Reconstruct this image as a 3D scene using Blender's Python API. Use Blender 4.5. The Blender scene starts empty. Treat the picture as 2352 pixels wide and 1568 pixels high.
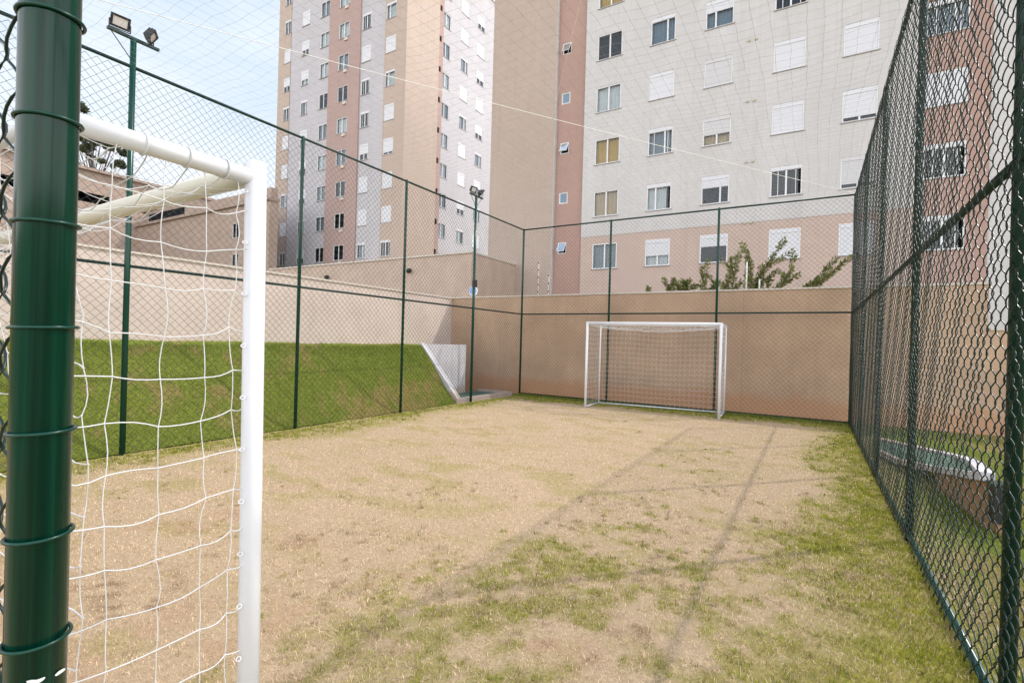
import bpy, math, random
import numpy as np
from mathutils import Vector, Matrix

random.seed(7)
rng = np.random.default_rng(11)
scene = bpy.context.scene
COL = scene.collection
R = math.radians

# ------------------------------------------------------------------ camera
F, H = 1137.34, 1.55                    # focal length and eye height (2352 px wide frame)
YAW, ROLL = R(31.217), R(1.5856)
SY, CY = math.sin(YAW), math.cos(YAW)
cam_d = bpy.data.cameras.new('camera')
cam = bpy.data.objects.new('camera', cam_d)
COL.objects.link(cam)
cam_d.sensor_width = 36
cam_d.lens = F / 2352 * 36
cam_d.clip_start, cam_d.clip_end = 0.03, 2000
fwd = Vector((-SY, CY, 0)); right = Vector((CY, SY, 0)); up = Vector((0, 0, 1))
cr, sr = math.cos(ROLL), math.sin(ROLL)
cx = right * cr + up * sr               # the photograph is tilted a little
cy_ = up * cr - right * sr
m = Matrix((cx, cy_, -fwd)).transposed().to_4x4()
m.translation = Vector((0, 0, H))
cam.matrix_world = m
scene.camera = cam


def ray(px, py):
    x, y = px - 1176, py - 784
    c, s = math.cos(ROLL), math.sin(ROLL)
    u, v = (x * c + y * s) / F, (-x * s + y * c) / F
    return Vector((-SY + CY * u, CY + SY * u, -v))


def on_y(px, py, Y):
    r = ray(px, py); return r * (Y / r.y) + Vector((0, 0, H))


def on_x(px, py, X):
    r = ray(px, py); return r * (X / r.x) + Vector((0, 0, H))


# ------------------------------------------------------------------ materials
def new_mat(name):
    mt = bpy.data.materials.new(name); mt.use_nodes = True
    nt = mt.node_tree; nt.nodes.clear()
    out = nt.nodes.new('ShaderNodeOutputMaterial')
    bs = nt.nodes.new('ShaderNodeBsdfPrincipled')
    nt.links.new(bs.outputs[0], out.inputs[0])
    return mt, nt, bs, out


def node(nt, t, **kw):
    n = nt.nodes.new(t)
    for k, v in kw.items():
        if k.startswith('_'):
            setattr(n, k[1:], v)
        else:
            n.inputs[k].default_value = v
    return n


def obj_coords(nt):
    tc = nt.nodes.new('ShaderNodeTexCoord')
    return tc.outputs['Object']


def world_coords(nt):
    g = nt.nodes.new('ShaderNodeNewGeometry')
    return g.outputs['Position']


def mixc(nt, fac, a, b, blend='MIX'):
    mx = nt.nodes.new('ShaderNodeMix'); mx.data_type = 'RGBA'; mx.blend_type = blend
    for sock, v in ((mx.inputs[0], fac), (mx.inputs[6], a), (mx.inputs[7], b)):
        if hasattr(v, 'is_output'):
            nt.links.new(v, sock)
        elif isinstance(v, (int, float)):
            sock.default_value = v
        else:
            sock.default_value = (*v, 1) if len(v) == 3 else v
    return mx.outputs[2]


def ramp(nt, fac, p0, p1, c0=(0, 0, 0), c1=(1, 1, 1)):
    r = nt.nodes.new('ShaderNodeValToRGB')
    r.color_ramp.elements[0].position = p0; r.color_ramp.elements[1].position = p1
    r.color_ramp.elements[0].color = (*c0, 1); r.color_ramp.elements[1].color = (*c1, 1)
    nt.links.new(fac, r.inputs[0])
    return r.outputs[0]


def noise(nt, vec, scale, detail=4, rough=.55):
    n = node(nt, 'ShaderNodeTexNoise', Scale=scale, Detail=detail, Roughness=rough)
    nt.links.new(vec, n.inputs['Vector'])
    return n.outputs['Fac']


def bump(nt, bs, h, strength=.3, dist=.01):
    b = node(nt, 'ShaderNodeBump', Strength=strength, Distance=dist)
    nt.links.new(h, b.inputs['Height']); nt.links.new(b.outputs[0], bs.inputs['Normal'])


def mat_paint(name, col, rough=.45, var=.12, scale=6., spec=.5, bump_s=0):
    mt, nt, bs, _ = new_mat(name)
    p = obj_coords(nt)
    f = noise(nt, p, scale)
    c = mixc(nt, f, [x * (1 - var) for x in col], [min(1, x * (1 + var)) for x in col])
    nt.links.new(c, bs.inputs['Base Color'])
    bs.inputs['Roughness'].default_value = rough
    bs.inputs['Specular IOR Level'].default_value = spec
    if bump_s:
        bump(nt, bs, noise(nt, p, scale * 12), bump_s, .004)
    return mt


def mat_block(name, col, joint=.91, bw=.4, bh=.2, streak=.08, mortar=.02):
    """painted blockwork: faint course joints, slightly uneven, a little rain streaking"""
    mt, nt, bs, _ = new_mat(name)
    p = world_coords(nt)
    sp = nt.nodes.new('ShaderNodeSeparateXYZ'); nt.links.new(p, sp.inputs[0])
    ad = node(nt, 'ShaderNodeMath', _operation='ADD')
    nt.links.new(sp.outputs[0], ad.inputs[0]); nt.links.new(sp.outputs[1], ad.inputs[1])
    cb = nt.nodes.new('ShaderNodeCombineXYZ')
    nt.links.new(ad.outputs[0], cb.inputs[0]); nt.links.new(sp.outputs[2], cb.inputs[1])
    br = node(nt, 'ShaderNodeTexBrick', Scale=1., **{'Mortar Size': mortar / 2, 'Brick Width': bw, 'Row Height': bh, 'Mortar Smooth': .6, 'Bias': 0.})
    br.inputs['Color1'].default_value = (1, 1, 1, 1)
    br.inputs['Color2'].default_value = (.955, .955, .955, 1)
    br.inputs['Mortar'].default_value = (joint, joint, joint, 1)
    nt.links.new(cb.outputs[0], br.inputs['Vector'])
    # floor joints
    mp = node(nt, 'ShaderNodeMapping'); mp.inputs['Scale'].default_value = (.35, .35, .04)
    nt.links.new(p, mp.inputs['Vector'])
    st = noise(nt, mp.outputs[0], 3.2, 6, .65)
    big = noise(nt, p, .35, 3)
    mp2 = node(nt, 'ShaderNodeMapping'); mp2.inputs['Scale'].default_value = (3.2, 3.2, .12)
    nt.links.new(p, mp2.inputs['Vector'])
    st2 = noise(nt, mp2.outputs[0], 1.6, 5, .6)
    col_ = col
    c1 = mixc(nt, st, [x * (1 - streak) for x in col], [min(1, x * (1 + streak)) for x in col])
    c1 = mixc(nt, ramp(nt, st2, .52, .8, (0, 0, 0), (.55,) * 3), c1, [x * .78 for x in col])
    c2 = mixc(nt, ramp(nt, big, .35, .7, (0, 0, 0), (.7,) * 3), c1, [x * .93 for x in col])
    c3 = mixc(nt, 1., c2, br.outputs['Color'], 'MULTIPLY')
    nt.links.new(c3, bs.inputs['Base Color'])
    bs.inputs['Roughness'].default_value = .85
    bs.inputs['Specular IOR Level'].default_value = .2
    bump(nt, bs, br.outputs['Fac'], -.15, .004)
    return mt


def mat_render(name, col, soil=None, var=.09, soil_h=.42):
    """rendered, painted wall, with red soil splashed up its foot"""
    mt, nt, bs, _ = new_mat(name)
    p = world_coords(nt)
    a = noise(nt, p, 1.1, 5); b = noise(nt, p, 14, 4)
    c = mixc(nt, ramp(nt, a, .3, .7), [x * (1 - var) for x in col], [x * (1 + var) for x in col])
    c = mixc(nt, ramp(nt, b, .35, .75), c, mixc(nt, 1., c, (.93, .92, .9), 'MULTIPLY'))
    mp2 = node(nt, 'ShaderNodeMapping'); mp2.inputs['Scale'].default_value = (4, 4, .25)
    nt.links.new(p, mp2.inputs['Vector'])
    c = mixc(nt, ramp(nt, noise(nt, mp2.outputs[0], 1.3, 5, .65), .52, .78, (0, 0, 0), (.6,) * 3), c, [x * .8 for x in col])
    c = mixc(nt, ramp(nt, noise(nt, p, 5.5, 2, .4), .68, .74, (0, 0, 0), (.35,) * 3), c, [x * .7 for x in col])
    if soil:
        sp = nt.nodes.new('ShaderNodeSeparateXYZ'); nt.links.new(p, sp.inputs[0])
        n = noise(nt, p, 2.3, 6, .7)
        ms = node(nt, 'ShaderNodeMath', _operation='MULTIPLY_ADD'); nt.links.new(n, ms.inputs[0])
        ms.inputs[1].default_value = -.9 * soil_h * 2
        nt.links.new(sp.outputs[2], ms.inputs[2])
        f = ramp(nt, ms.outputs[0], -.25 * soil_h, .6 * soil_h, (.7,) * 3, (0, 0, 0))
        c = mixc(nt, f, c, soil)
    nt.links.new(c, bs.inputs['Base Color'])
    bs.inputs['Roughness'].default_value = .9
    bs.inputs['Specular IOR Level'].default_value = .2
    bump(nt, bs, noise(nt, p, 60, 5), .25, .004)
    return mt


def mat_glass(name):
    mt, nt, bs, out = new_mat(name)
    nt.nodes.remove(bs)
    tr = node(nt, 'ShaderNodeBsdfTransparent'); tr.inputs[0].default_value = (.8, .85, .85, 1)
    gl = node(nt, 'ShaderNodeBsdfGlossy', Roughness=.03); gl.inputs[0].default_value = (.9, .95, 1, 1)
    fr = node(nt, 'ShaderNodeFresnel', IOR=1.5)
    ad = node(nt, 'ShaderNodeMath', _operation='MULTIPLY_ADD'); ad.inputs[1].default_value = .8; ad.inputs[2].default_value = .01
    nt.links.new(fr.outputs[0], ad.inputs[0])
    mx = nt.nodes.new('ShaderNodeMixShader')
    nt.links.new(ad.outputs[0], mx.inputs[0]); nt.links.new(tr.outputs[0], mx.inputs[1]); nt.links.new(gl.outputs[0], mx.inputs[2])
    nt.links.new(mx.outputs[0], out.inputs[0])
    return mt


def mat_blades(name, sat=1., trans=.35):
    """leaf-like faces coloured one by one through a mesh attribute"""
    mt, nt, bs, out = new_mat(name)
    at = nt.nodes.new('ShaderNodeAttribute'); at.attribute_name = 'tint'
    nt.links.new(at.outputs['Color'], bs.inputs['Base Color'])
    bs.inputs['Roughness'].default_value = .75
    bs.inputs['Specular IOR Level'].default_value = .15
    tl = nt.nodes.new('ShaderNodeBsdfTranslucent'); nt.links.new(at.outputs['Color'], tl.inputs[0])
    mx = nt.nodes.new('ShaderNodeMixShader'); mx.inputs[0].default_value = trans
    nt.links.new(bs.outputs[0], mx.inputs[1]); nt.links.new(tl.outputs[0], mx.inputs[2])
    nt.links.new(mx.outputs[0], out.inputs[0])
    return mt


def mat_turf(name):
    mt, nt, bs, out = new_mat(name)
    at = nt.nodes.new('ShaderNodeAttribute'); at.attribute_name = 'tint'
    p = world_coords(nt)
    mp = node(nt, 'ShaderNodeMapping'); mp.inputs['Scale'].default_value = (1, 1, 1)
    nt.links.new(p, mp.inputs[0])
    a = noise(nt, mp.outputs[0], 26, 5, .7); b = noise(nt, mp.outputs[0], 120, 3, .7)
    c = mixc(nt, ramp(nt, a, .3, .7), mixc(nt, 1., at.outputs['Color'], (.72, .70, .66), 'MULTIPLY'), at.outputs['Color'])
    c = mixc(nt, ramp(nt, b, .35, .7), mixc(nt, 1., c, (.7, .68, .62), 'MULTIPLY'), c)
    nt.links.new(c, bs.inputs['Base Color'])
    bs.inputs['Roughness'].default_value = .95
    bs.inputs['Specular IOR Level'].default_value = .1
    bump(nt, bs, b, .6, .02)
    return mt


M = {}
M['green'] = mat_paint('green_enamel', (.003, .042, .027), .25, .1, 9, .35)
M['green_rail'] = mat_paint('green_rail_enamel', (.004, .026, .019), .4, .12, 9, .3)
M['wire'] = mat_paint('green_coated_wire', (.003, .018, .014), .34, .1, 5, .45)
M['white_metal'] = mat_paint('white_gloss_paint', (.70, .70, .725), .3, .03, 7, .5)
M['bounce_cream_metal'] = mat_paint('warm_bounce_white_paint', (.66, .63, .53), .35, .05, 7, .4)  # white crossbar paint with the warm bounce from the ground put into its colour
M['rope'] = mat_paint('white_nylon_cord', (.66, .66, .655), .6, .05, 30, .3)
M['net'] = mat_paint('grey_net_twine', (.34, .34, .33), .7, .1, 8, .2)
M['cable'] = mat_paint('pale_support_rope', (.85, .84, .80), .6, .05, 20, .3)
M['facade'] = mat_block('grey_white_blockwork', (.54, .515, .495), streak=.11)
M['tower_white'] = mat_block('white_blockwork', (.475, .45, .458), streak=.1)
M['tan'] = mat_block('tan_blockwork', (.435, .345, .285), .93)
M['tower_tan'] = mat_block('peach_blockwork', (.46, .365, .30), .93)
M['brown'] = mat_block('rose_brown_blockwork', (.40, .26, .215), .93)
M['tower_brown'] = mat_block('tower_brown_blockwork', (.40, .285, .25), .93)
M['pink'] = mat_block('pale_pink_blockwork', (.50, .385, .325), .93)
M['podium'] = mat_render('podium_render', (.50, .385, .31))
M['wall_light'] = mat_render('light_beige_render', (.56, .47, .41))
M['wall_tan'] = mat_render('tan_render', (.455, .315, .215), (.45, .235, .125), .13, .36)
M['cap'] = mat_paint('pale_wall_capping', (.58, .52, .45), .8, .12, 4, .2)
M['white_kerb'] = mat_render('whitewashed_concrete', (.55, .53, .545), (.42, .3, .22), .14, .2)
M['swale'] = mat_paint('green_painted_concrete', (.075, .13, .095), .7, .25, 5, .2)
M['lowwall'] = mat_render('brown_render', (.34, .235, .165), (.36, .2, .1))
M['old'] = mat_render('weathered_pinkish_render', (.39, .30, .245))
M['roof'] = mat_paint('weathered_roof', (.36, .28, .23), .9, .2, 1.5, .1)
M['dark'] = mat_paint('dark_interior', (.012, .012, .013), .8, .1, 3, .1)
M['frame'] = mat_paint('white_aluminium', (.66, .66, .66), .4, .03, 5, .4)
M['glass'] = mat_glass('window_glass')
M['shutter'] = mat_paint('white_roller_shutter', (.60, .595, .61), .5, .03, 3, .3)
M['shutter_grey'] = mat_paint('grey_roller_shutter', (.53, .515, .51), .5, .03, 3, .3)
M['sill'] = mat_paint('grey_stone_sill', (.34, .31, .30), .7, .1, 5, .3)
M['cur_white'] = mat_paint('white_curtain', (.66, .66, .66), .9, .08, 3, .1)
M['cur_ochre'] = mat_paint('ochre_curtain', (.62, .40, .12), .9, .15, 3, .1)
M['cur_beige'] = mat_paint('beige_curtain', (.55, .40, .25), .9, .1, 3, .1)
M['cur_grey'] = mat_paint('grey_blind', (.27, .30, .33), .8, .1, 3, .1)
M['cur_blue'] = mat_paint('blue_grey_curtain', (.20, .26, .32), .9, .1, 3, .1)
M['vent'] = mat_paint('yellowed_vent_cap', (.46, .43, .33), .7, .15, 9, .3)
M['lamp_black'] = mat_paint('black_cast_aluminium', (.02, .022, .024), .45, .1, 9, .4)
M['lamp_glass'] = mat_paint('frosted_lamp_glass', (.66, .63, .60), .25, .06, 12, .6)
M['black'] = mat_paint('black_plastic', (.015, .015, .016), .5, .1, 9, .4)
M['pole_white'] = mat_paint('white_fibreglass', (.76, .75, .72), .5, .05, 9, .3)
M['sign_blue'] = mat_paint('blue_sign_enamel', (.22, .36, .62), .4, .05, 9, .4)
M['sign_white'] = mat_paint('white_sign_enamel', (.8, .82, .85), .4, .05, 9, .4)
M['bark'] = mat_paint('grey_brown_bark', (.12, .09, .07), .9, .25, 6, .1)
M['twig'] = mat_paint('brown_twig', (.14, .10, .06), .9, .2, 9, .1)
M['blades'] = mat_blades('grass_blades')
M['leaves'] = mat_blades('plant_leaves', trans=.3)
M['turf'] = mat_turf('worn_turf')
# the enamel of the gate post is chipped to white primer low down
def chipped():
    mt, nt, bs, _ = new_mat('chipped_green_enamel')
    p = world_coords(nt)
    f = noise(nt, p, 9)
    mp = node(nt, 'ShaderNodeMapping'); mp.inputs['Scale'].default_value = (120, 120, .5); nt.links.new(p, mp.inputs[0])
    refl_streaks = noise(nt, mp.outputs[0], 1., 3, .6)  # upright streaks that paint reflection stripes into the post colour
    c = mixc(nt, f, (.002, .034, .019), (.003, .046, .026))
    c = mixc(nt, ramp(nt, refl_streaks, .38, .62), mixc(nt, 1., c, (.45, .5, .55), 'MULTIPLY'), c)
    n = noise(nt, p, 75, 5, .6)
    sp = nt.nodes.new('ShaderNodeSeparateXYZ'); nt.links.new(p, sp.inputs[0])
    ms = node(nt, 'ShaderNodeMath', _operation='MULTIPLY_ADD'); nt.links.new(sp.outputs[2], ms.inputs[0])
    ms.inputs[1].default_value = -9.; ms.inputs[2].default_value = 9 * 1.18 + .66
    lo = ramp(nt, ms.outputs[0], .6, .75)
    th = mixc(nt, lo, (0, 0, 0), ramp(nt, n, .66, .68))
    c = mixc(nt, th, c, (.62, .66, .62))
    nt.links.new(c, bs.inputs['Base Color'])
    bs.inputs['Roughness'].default_value = .16
    bs.inputs['Specular IOR Level'].default_value = .25
    return mt
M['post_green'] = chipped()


# ------------------------------------------------------------------ mesh helpers
ORIGIN = {}


class MB:
    def __init__(s):
        s.v = []; s.f = []; s.m = []; s.slot = 0

    def quad(s, *pts):
        i = len(s.v); s.v += [tuple(p) for p in pts]
        s.f.append(tuple(range(i, i + len(pts)))); s.m.append(s.slot)

    def box(s, x0, x1, y0, y1, z0, z1, bev=0):
        s.hexa([(x0, y0, z0), (x1, y0, z0), (x1, y1, z0), (x0, y1, z0), (x0, y0, z1), (x1, y0, z1), (x1, y1, z1), (x0, y1, z1)])
        return s

    def hexa(s, p):
        i = len(s.v); s.v += [tuple(q) for q in p]
        for a in ((3, 2, 1, 0), (4, 5, 6, 7), (0, 1, 5, 4), (1, 2, 6, 5), (2, 3, 7, 6), (3, 0, 4, 7)):
            s.f.append(tuple(i + k for k in a)); s.m.append(s.slot)
        return s

    def tube(s, pts, r, n=12, cap=True):
        pts = [Vector(p) for p in pts]; base = len(s.v)
        rr = r if isinstance(r, (list, tuple)) else [r] * len(pts)
        t0 = (pts[1] - pts[0]).normalized()
        a = Vector((0, 0, 1)) if abs(t0.z) < .9 else Vector((1, 0, 0))
        e = (a - t0 * a.dot(t0)).normalized()
        for k, p in enumerate(pts):
            t = (pts[min(k + 1, len(pts) - 1)] - pts[max(k - 1, 0)]).normalized()
            e = (e - t * e.dot(t)).normalized(); b = t.cross(e)
            for j in range(n):
                w = 2 * math.pi * j / n
                s.v.append(tuple(p + (e * math.cos(w) + b * math.sin(w)) * rr[k]))
        for k in range(len(pts) - 1):
            for j in range(n):
                q = (j + 1) % n
                s.f.append((base + k * n + j, base + k * n + q, base + (k + 1) * n + q, base + (k + 1) * n + j)); s.m.append(s.slot)
        if cap:
            s.f.append(tuple(base + j for j in reversed(range(n)))); s.m.append(s.slot)
            e0 = base + (len(pts) - 1) * n
            s.f.append(tuple(e0 + j for j in range(n))); s.m.append(s.slot)
        return s

    def ring(s, c, R_, r, n=28, k=8, tilt=0, ax=Vector((0, 0, 1))):
        ax = Vector(ax).normalized(); a = Vector((1, 0, 0)) if abs(ax.x) < .9 else Vector((0, 1, 0))
        e = (a - ax * a.dot(ax)).normalized(); b = ax.cross(e); base = len(s.v); c = Vector(c)
        for i in range(n):
            w = 2 * math.pi * i / n; d = e * math.cos(w) + b * math.sin(w)
            for j in range(k):
                u = 2 * math.pi * j / k
                s.v.append(tuple(c + d * (R_ + r * math.cos(u)) + ax * (r * math.sin(u))))
        for i in range(n):
            for j in range(k):
                i2, j2 = (i + 1) % n, (j + 1) % k
                s.f.append((base + i * k + j, base + i2 * k + j, base + i2 * k + j2, base + i * k + j2)); s.m.append(s.slot)
        return s

    def build(s, name, mats, parent=None, loc=None, smooth=False):
        if not isinstance(mats, (list, tuple)):
            mats = [mats]
        o3 = Vector(ORIGIN.get(parent.name, (0, 0, 0))) if parent else Vector(loc or (0, 0, 0))
        me = bpy.data.meshes.new(name)
        me.from_pydata([tuple(Vector(p) - o3) for p in s.v], [], s.f)
        for mt in mats:
            me.materials.append(mt)
        if len(mats) > 1:
            me.polygons.foreach_set('material_index', s.m)
        if smooth:
            me.polygons.foreach_set('use_smooth', [len(f) == 4 for f in s.f])
        me.update()
        o = bpy.data.objects.new(name, me); COL.objects.link(o)
        if parent:
            o.parent = parent; ORIGIN[o.name] = tuple(o3)
        else:
            o.location = o3; ORIGIN[o.name] = tuple(o3)
        return o


def np_mesh(name, V, Fc, mt, parent=None, loc=(0, 0, 0), tint=None, smooth=False):
    o3 = np.array(ORIGIN[parent.name] if parent else loc, dtype=np.float32)
    V = (np.asarray(V, dtype=np.float32) - o3); Fc = np.asarray(Fc, dtype=np.int32)
    k = Fc.shape[1]
    me = bpy.data.meshes.new(name)
    me.vertices.add(len(V)); me.vertices.foreach_set('co', V.ravel())
    me.loops.add(Fc.size); me.loops.foreach_set('vertex_index', Fc.ravel())
    me.polygons.add(len(Fc))
    me.polygons.foreach_set('loop_start', np.arange(0, Fc.size, k, dtype=np.int32))
    me.update(calc_edges=True)
    if smooth:
        me.polygons.foreach_set('use_smooth', np.ones(len(Fc), dtype=bool))
    if tint is not None:
        at = me.attributes.new('tint', 'FLOAT_COLOR', 'POINT')
        c = np.ones((len(V), 4), dtype=np.float32); c[:, :3] = tint
        at.data.foreach_set('color', c.ravel())
    me.materials.append(mt)
    o = bpy.data.objects.new(name, me); COL.objects.link(o)
    if parent:
        o.parent = parent
    else:
        o.location = [float(q) for q in o3]
    ORIGIN[o.name] = tuple(float(q) for q in o3)
    return o


def np_tubes(P, r, n=3):
    """P: (wires, points, 3) polylines -> tube vertices and quads"""
    P = np.asarray(P, dtype=np.float64); W, K, _ = P.shape
    T = np.gradient(P, axis=1); T /= np.linalg.norm(T, axis=2, keepdims=True) + 1e-12
    a = np.array([.31, .27, .91]); a = a / np.linalg.norm(a)
    E1 = np.cross(T, a); E1 /= np.linalg.norm(E1, axis=2, keepdims=True) + 1e-12
    E2 = np.cross(T, E1)
    w = 2 * np.pi * np.arange(n) / n
    V = P[:, :, None, :] + r * (E1[:, :, None, :] * np.cos(w)[None, None, :, None] + E2[:, :, None, :] * np.sin(w)[None, None, :, None])
    idx = np.arange(W * K * n).reshape(W, K, n)
    a0 = idx[:, :-1, :]; b0 = idx[:, 1:, :]
    Fc = np.stack([a0, np.roll(a0, -1, 2), np.roll(b0, -1, 2), b0], -1).reshape(-1, 4)
    return V.reshape(-1, 3), Fc


def tag(o, label, cat, group=None, kind=None):
    if label: o['label'] = label
    if cat: o['category'] = cat
    if group: o['group'] = group
    if kind: o['kind'] = kind
    return o


def thing(name, label, cat, loc=(0, 0, 0), group=None):
    o = bpy.data.objects.new(name, None); COL.objects.link(o); o.location = loc
    o.empty_display_size = .2
    ORIGIN[o.name] = tuple(loc)
    return tag(o, label, cat, group)


# ------------------------------------------------------------------ noise fields for the turf (numpy)
def vnoise(x, y, seed=0):
    xi = np.floor(x).astype(np.int64); yi = np.floor(y).astype(np.int64)
    fx = x - xi; fy = y - yi; fx = fx * fx * (3 - 2 * fx); fy = fy * fy * (3 - 2 * fy)

    def h(a, b):
        n = (a * 374761393 + b * 668265263 + seed * 974634777) & 0x7fffffff
        n = ((n ^ (n >> 13)) * 1274126177) & 0x7fffffff
        return ((n ^ (n >> 16)) & 0xffff) / 65535.
    return (h(xi, yi) * (1 - fx) + h(xi + 1, yi) * fx) * (1 - fy) + (h(xi, yi + 1) * (1 - fx) + h(xi + 1, yi + 1) * fx) * fy


def fbm(x, y, s, o=4, seed=0):
    t = 0; a = .5; k = 0
    for i in range(o):
        t = t + a * vnoise(x * s, y * s, seed + i * 17); k += a; a *= .55; s *= 2.1
    return t / k


def sm(x, a, b):
    t = np.clip((x - a) / (b - a), 0, 1); return t * t * (3 - 2 * t)


def pitch_fields(x, y):
    """how green and how bare (red earth) the pitch is at each point"""
    n1 = fbm(x, y * .8, 1.5, 4, 3); n2 = fbm(x, y, 5., 3, 9); n3 = fbm(x, y, .45, 3, 21)
    edge = sm(x + .9 * (n1 - .5) - .02 * y, -.4, .35) * .95
    edge = np.maximum(edge, sm(-(x + .9 * (n1 - .5)), 6.15, 7.2) * .75)
    edge = np.maximum(edge, sm(y + .8 * (n1 - .5), 11.3, 12.1) * 1.)
    near = sm(-y, -6.2, -3.6) * sm(x + .6 * (n3 - .5), -2.6, -1.2)
    mid = sm(-y, -10.5, -8) * sm(x, -3.6, -1.5)
    thr = .66 - .15 * near - .06 * mid
    n4 = fbm(x, y, 11., 2, 33)
    patch = sm(.42 * n1 + .33 * n2 + .25 * n4, thr - .05, thr + .14) * (.32 + .2 * near + .12 * mid)
    g = np.clip(np.maximum(edge * (.55 + .75 * n2), patch), 0, 1)
    e = sm(.7 * fbm(x, y, 2.1, 4, 55) + .3 * fbm(x, y, 9, 3, 56), .56, .74) * sm(-y, -4.5, -2.2) * .55 + sm(fbm(x, y, 7, 3, 71), .8, .86) * .6
    return g, np.clip(e, 0, 1), n1, n2, n3


STRAW = np.array([.735, .56, .39]); STRAW2 = np.array([.655, .50, .335])
GREEN = np.array([.275, .30, .03]); GREEN2 = np.array([.45, .40, .075])
OLIVE = np.array([.54, .45, .19])
EARTH = np.array([.62, .40, .27])


def at_ground(px, py):
    r = ray(px, py); q = r * (-H / r.z); return q.x, q.y


SCUFFS = [(*at_ground(px, py), w_) for px, py, w_ in ((215, 1348, .16), (300, 1385, .22), (400, 1330, .12), (330, 1392, .14), (1450, 1440, .16), (690, 1240, .1), (240, 1350, .1), (345, 1070, .15))]


def pitch_mottle(x, y):
    return .6 * sm(fbm(x * .8, y * 1.5, 3., 4, 91), .50, .70) * (.4 + .6 * sm(fbm(x, y, .6, 2, 92), .3, .6))


def pitch_tint(x, y):
    g, e, n1, n2, n3 = pitch_fields(x, y)
    s = STRAW * (1 - n3[:, None]) + STRAW2 * n3[:, None]
    o = pitch_mottle(x, y)[:, None]
    s = s * (1 - o) + OLIVE * o
    c = s * (1 - e[:, None]) + EARTH * e[:, None]
    for sx, sy_, sw in SCUFFS:                                  # scuffed bare soil in front of the near goal
        q = np.exp(-(((x - sx) / sw) ** 2 + ((y - sy_) / (sw * .8)) ** 2)) * sm(fbm(x, y, 14, 3, 133), .48, .62)
        c = c * (1 - q[:, None] * .75) + np.array([.26, .15, .08]) * q[:, None] * .75
    gg = GREEN * n2[:, None] + GREEN2 * (1 - n2[:, None])
    return c * (1 - g[:, None]) + gg * g[:, None], g, e


# ------------------------------------------------------------------ ground
XL, XR, YF, YB = -7.34, .72, .19, 12.62       # the four fence lines
ground_b = MB(); ground_b.quad((-400, -300, -.03), (300, -300, -.03), (300, 400, -.03), (-400, 400, -.03))
mt, nt, bs, _ = new_mat('soil_and_grass')
p = world_coords(nt)
c = mixc(nt, ramp(nt, noise(nt, p, .8, 6), .35, .65), (.13, .15, .05), (.28, .2, .12))
nt.links.new(c, bs.inputs['Base Color']); bs.inputs['Roughness'].default_value = .95
g_o = tag(ground_b.build('ground', mt), None, None, kind='structure')


def grid_surface(name, x0, x1, y0, y1, step, zf, tintf):
    nx, ny = int((x1 - x0) / step) + 1, int((y1 - y0) / step) + 1
    X, Y = np.meshgrid(np.linspace(x0, x1, nx), np.linspace(y0, y1, ny)); X = X.ravel(); Y = Y.ravel()
    V = np.stack([X, Y, zf(X, Y)], -1)
    i = np.arange(nx * ny).reshape(ny, nx)
    Fc = np.stack([i[:-1, :-1], i[:-1, 1:], i[1:, 1:], i[1:, :-1]], -1).reshape(-1, 4)
    return np_mesh(name, V, Fc, M['turf'], tint=tintf(X, Y), smooth=True)


def pitch_z(x, y):
    return .012 * (fbm(x, y, 1.3, 3, 5) - .5) + .006 * (fbm(x, y, 9, 2, 6) - .5)


pitch = grid_surface('pitch', XL - .02, XR + .08, -2.5, 12.93, .05, pitch_z, lambda x, y: pitch_tint(x, y)[0] * .92)
tag(pitch, None, None, kind='structure')


def blades(x, y, z, length, width, lean, tint, seed=0):
    """one bent triangle pair per blade"""
    n = len(x); r = np.random.default_rng(seed)
    a = r.uniform(0, 2 * np.pi, n); b = a + np.pi / 2 + r.normal(0, .4, n)
    L = length * r.uniform(.45, 1.25, n); ln = np.clip(r.normal(lean, .35, n), 0, 1.5)
    hx, hz = np.sin(ln), np.cos(ln)
    w = width * r.uniform(.6, 1.3, n)
    B = np.stack([x, y, z], -1)
    wd = np.stack([np.cos(b), np.sin(b), 0 * b], -1) * w[:, None] * .5
    d = np.stack([np.cos(a) * hx, np.sin(a) * hx, hz], -1)
    mid = B + d * (L * .55)[:, None]
    d2 = d.copy(); d2[:, 2] -= .35; tip = mid + d2 * (L * .45)[:, None]
    V = np.stack([B - wd, B + wd, mid + wd * .8, mid - wd * .8, tip], 1)
    k = np.arange(n)[:, None] * 5
    F1 = k + np.array([[0, 1, 2]]); F2 = k + np.array([[0, 2, 3]]); F3 = k + np.array([[3, 2, 4]])
    Fc = np.stack([F1, F2, F3], 1).reshape(-1, 3)
    T = np.repeat(tint * r.uniform(.55, 1.3, (n, 1)), 5, axis=0)
    return V.reshape(-1, 3), Fc, T


def in_view(x, y, marg=.12):
    d = -SY * x + CY * y; l = CY * x + SY * y
    return (d > .9) & (np.abs(l) < d * (1.034 + marg) + .5)


# pitch blades: dense near the camera, thinner far away
N = 900000
x = rng.uniform(XL + .02, XR - .02, N); y = rng.uniform(.2, YB - .02, N)
d = -SY * x + CY * y
keep = in_view(x, y) & (rng.uniform(0, 1, N) < np.clip((3.3 / np.maximum(d, .5)) ** 1.5, .12, 1))
x, y = x[keep], y[keep]
tint, g, e = pitch_tint(x, y)
keep = rng.uniform(0, 1, len(x)) > e * .7
x, y, g, tint = x[keep], y[keep], g[keep], tint[keep]
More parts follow.
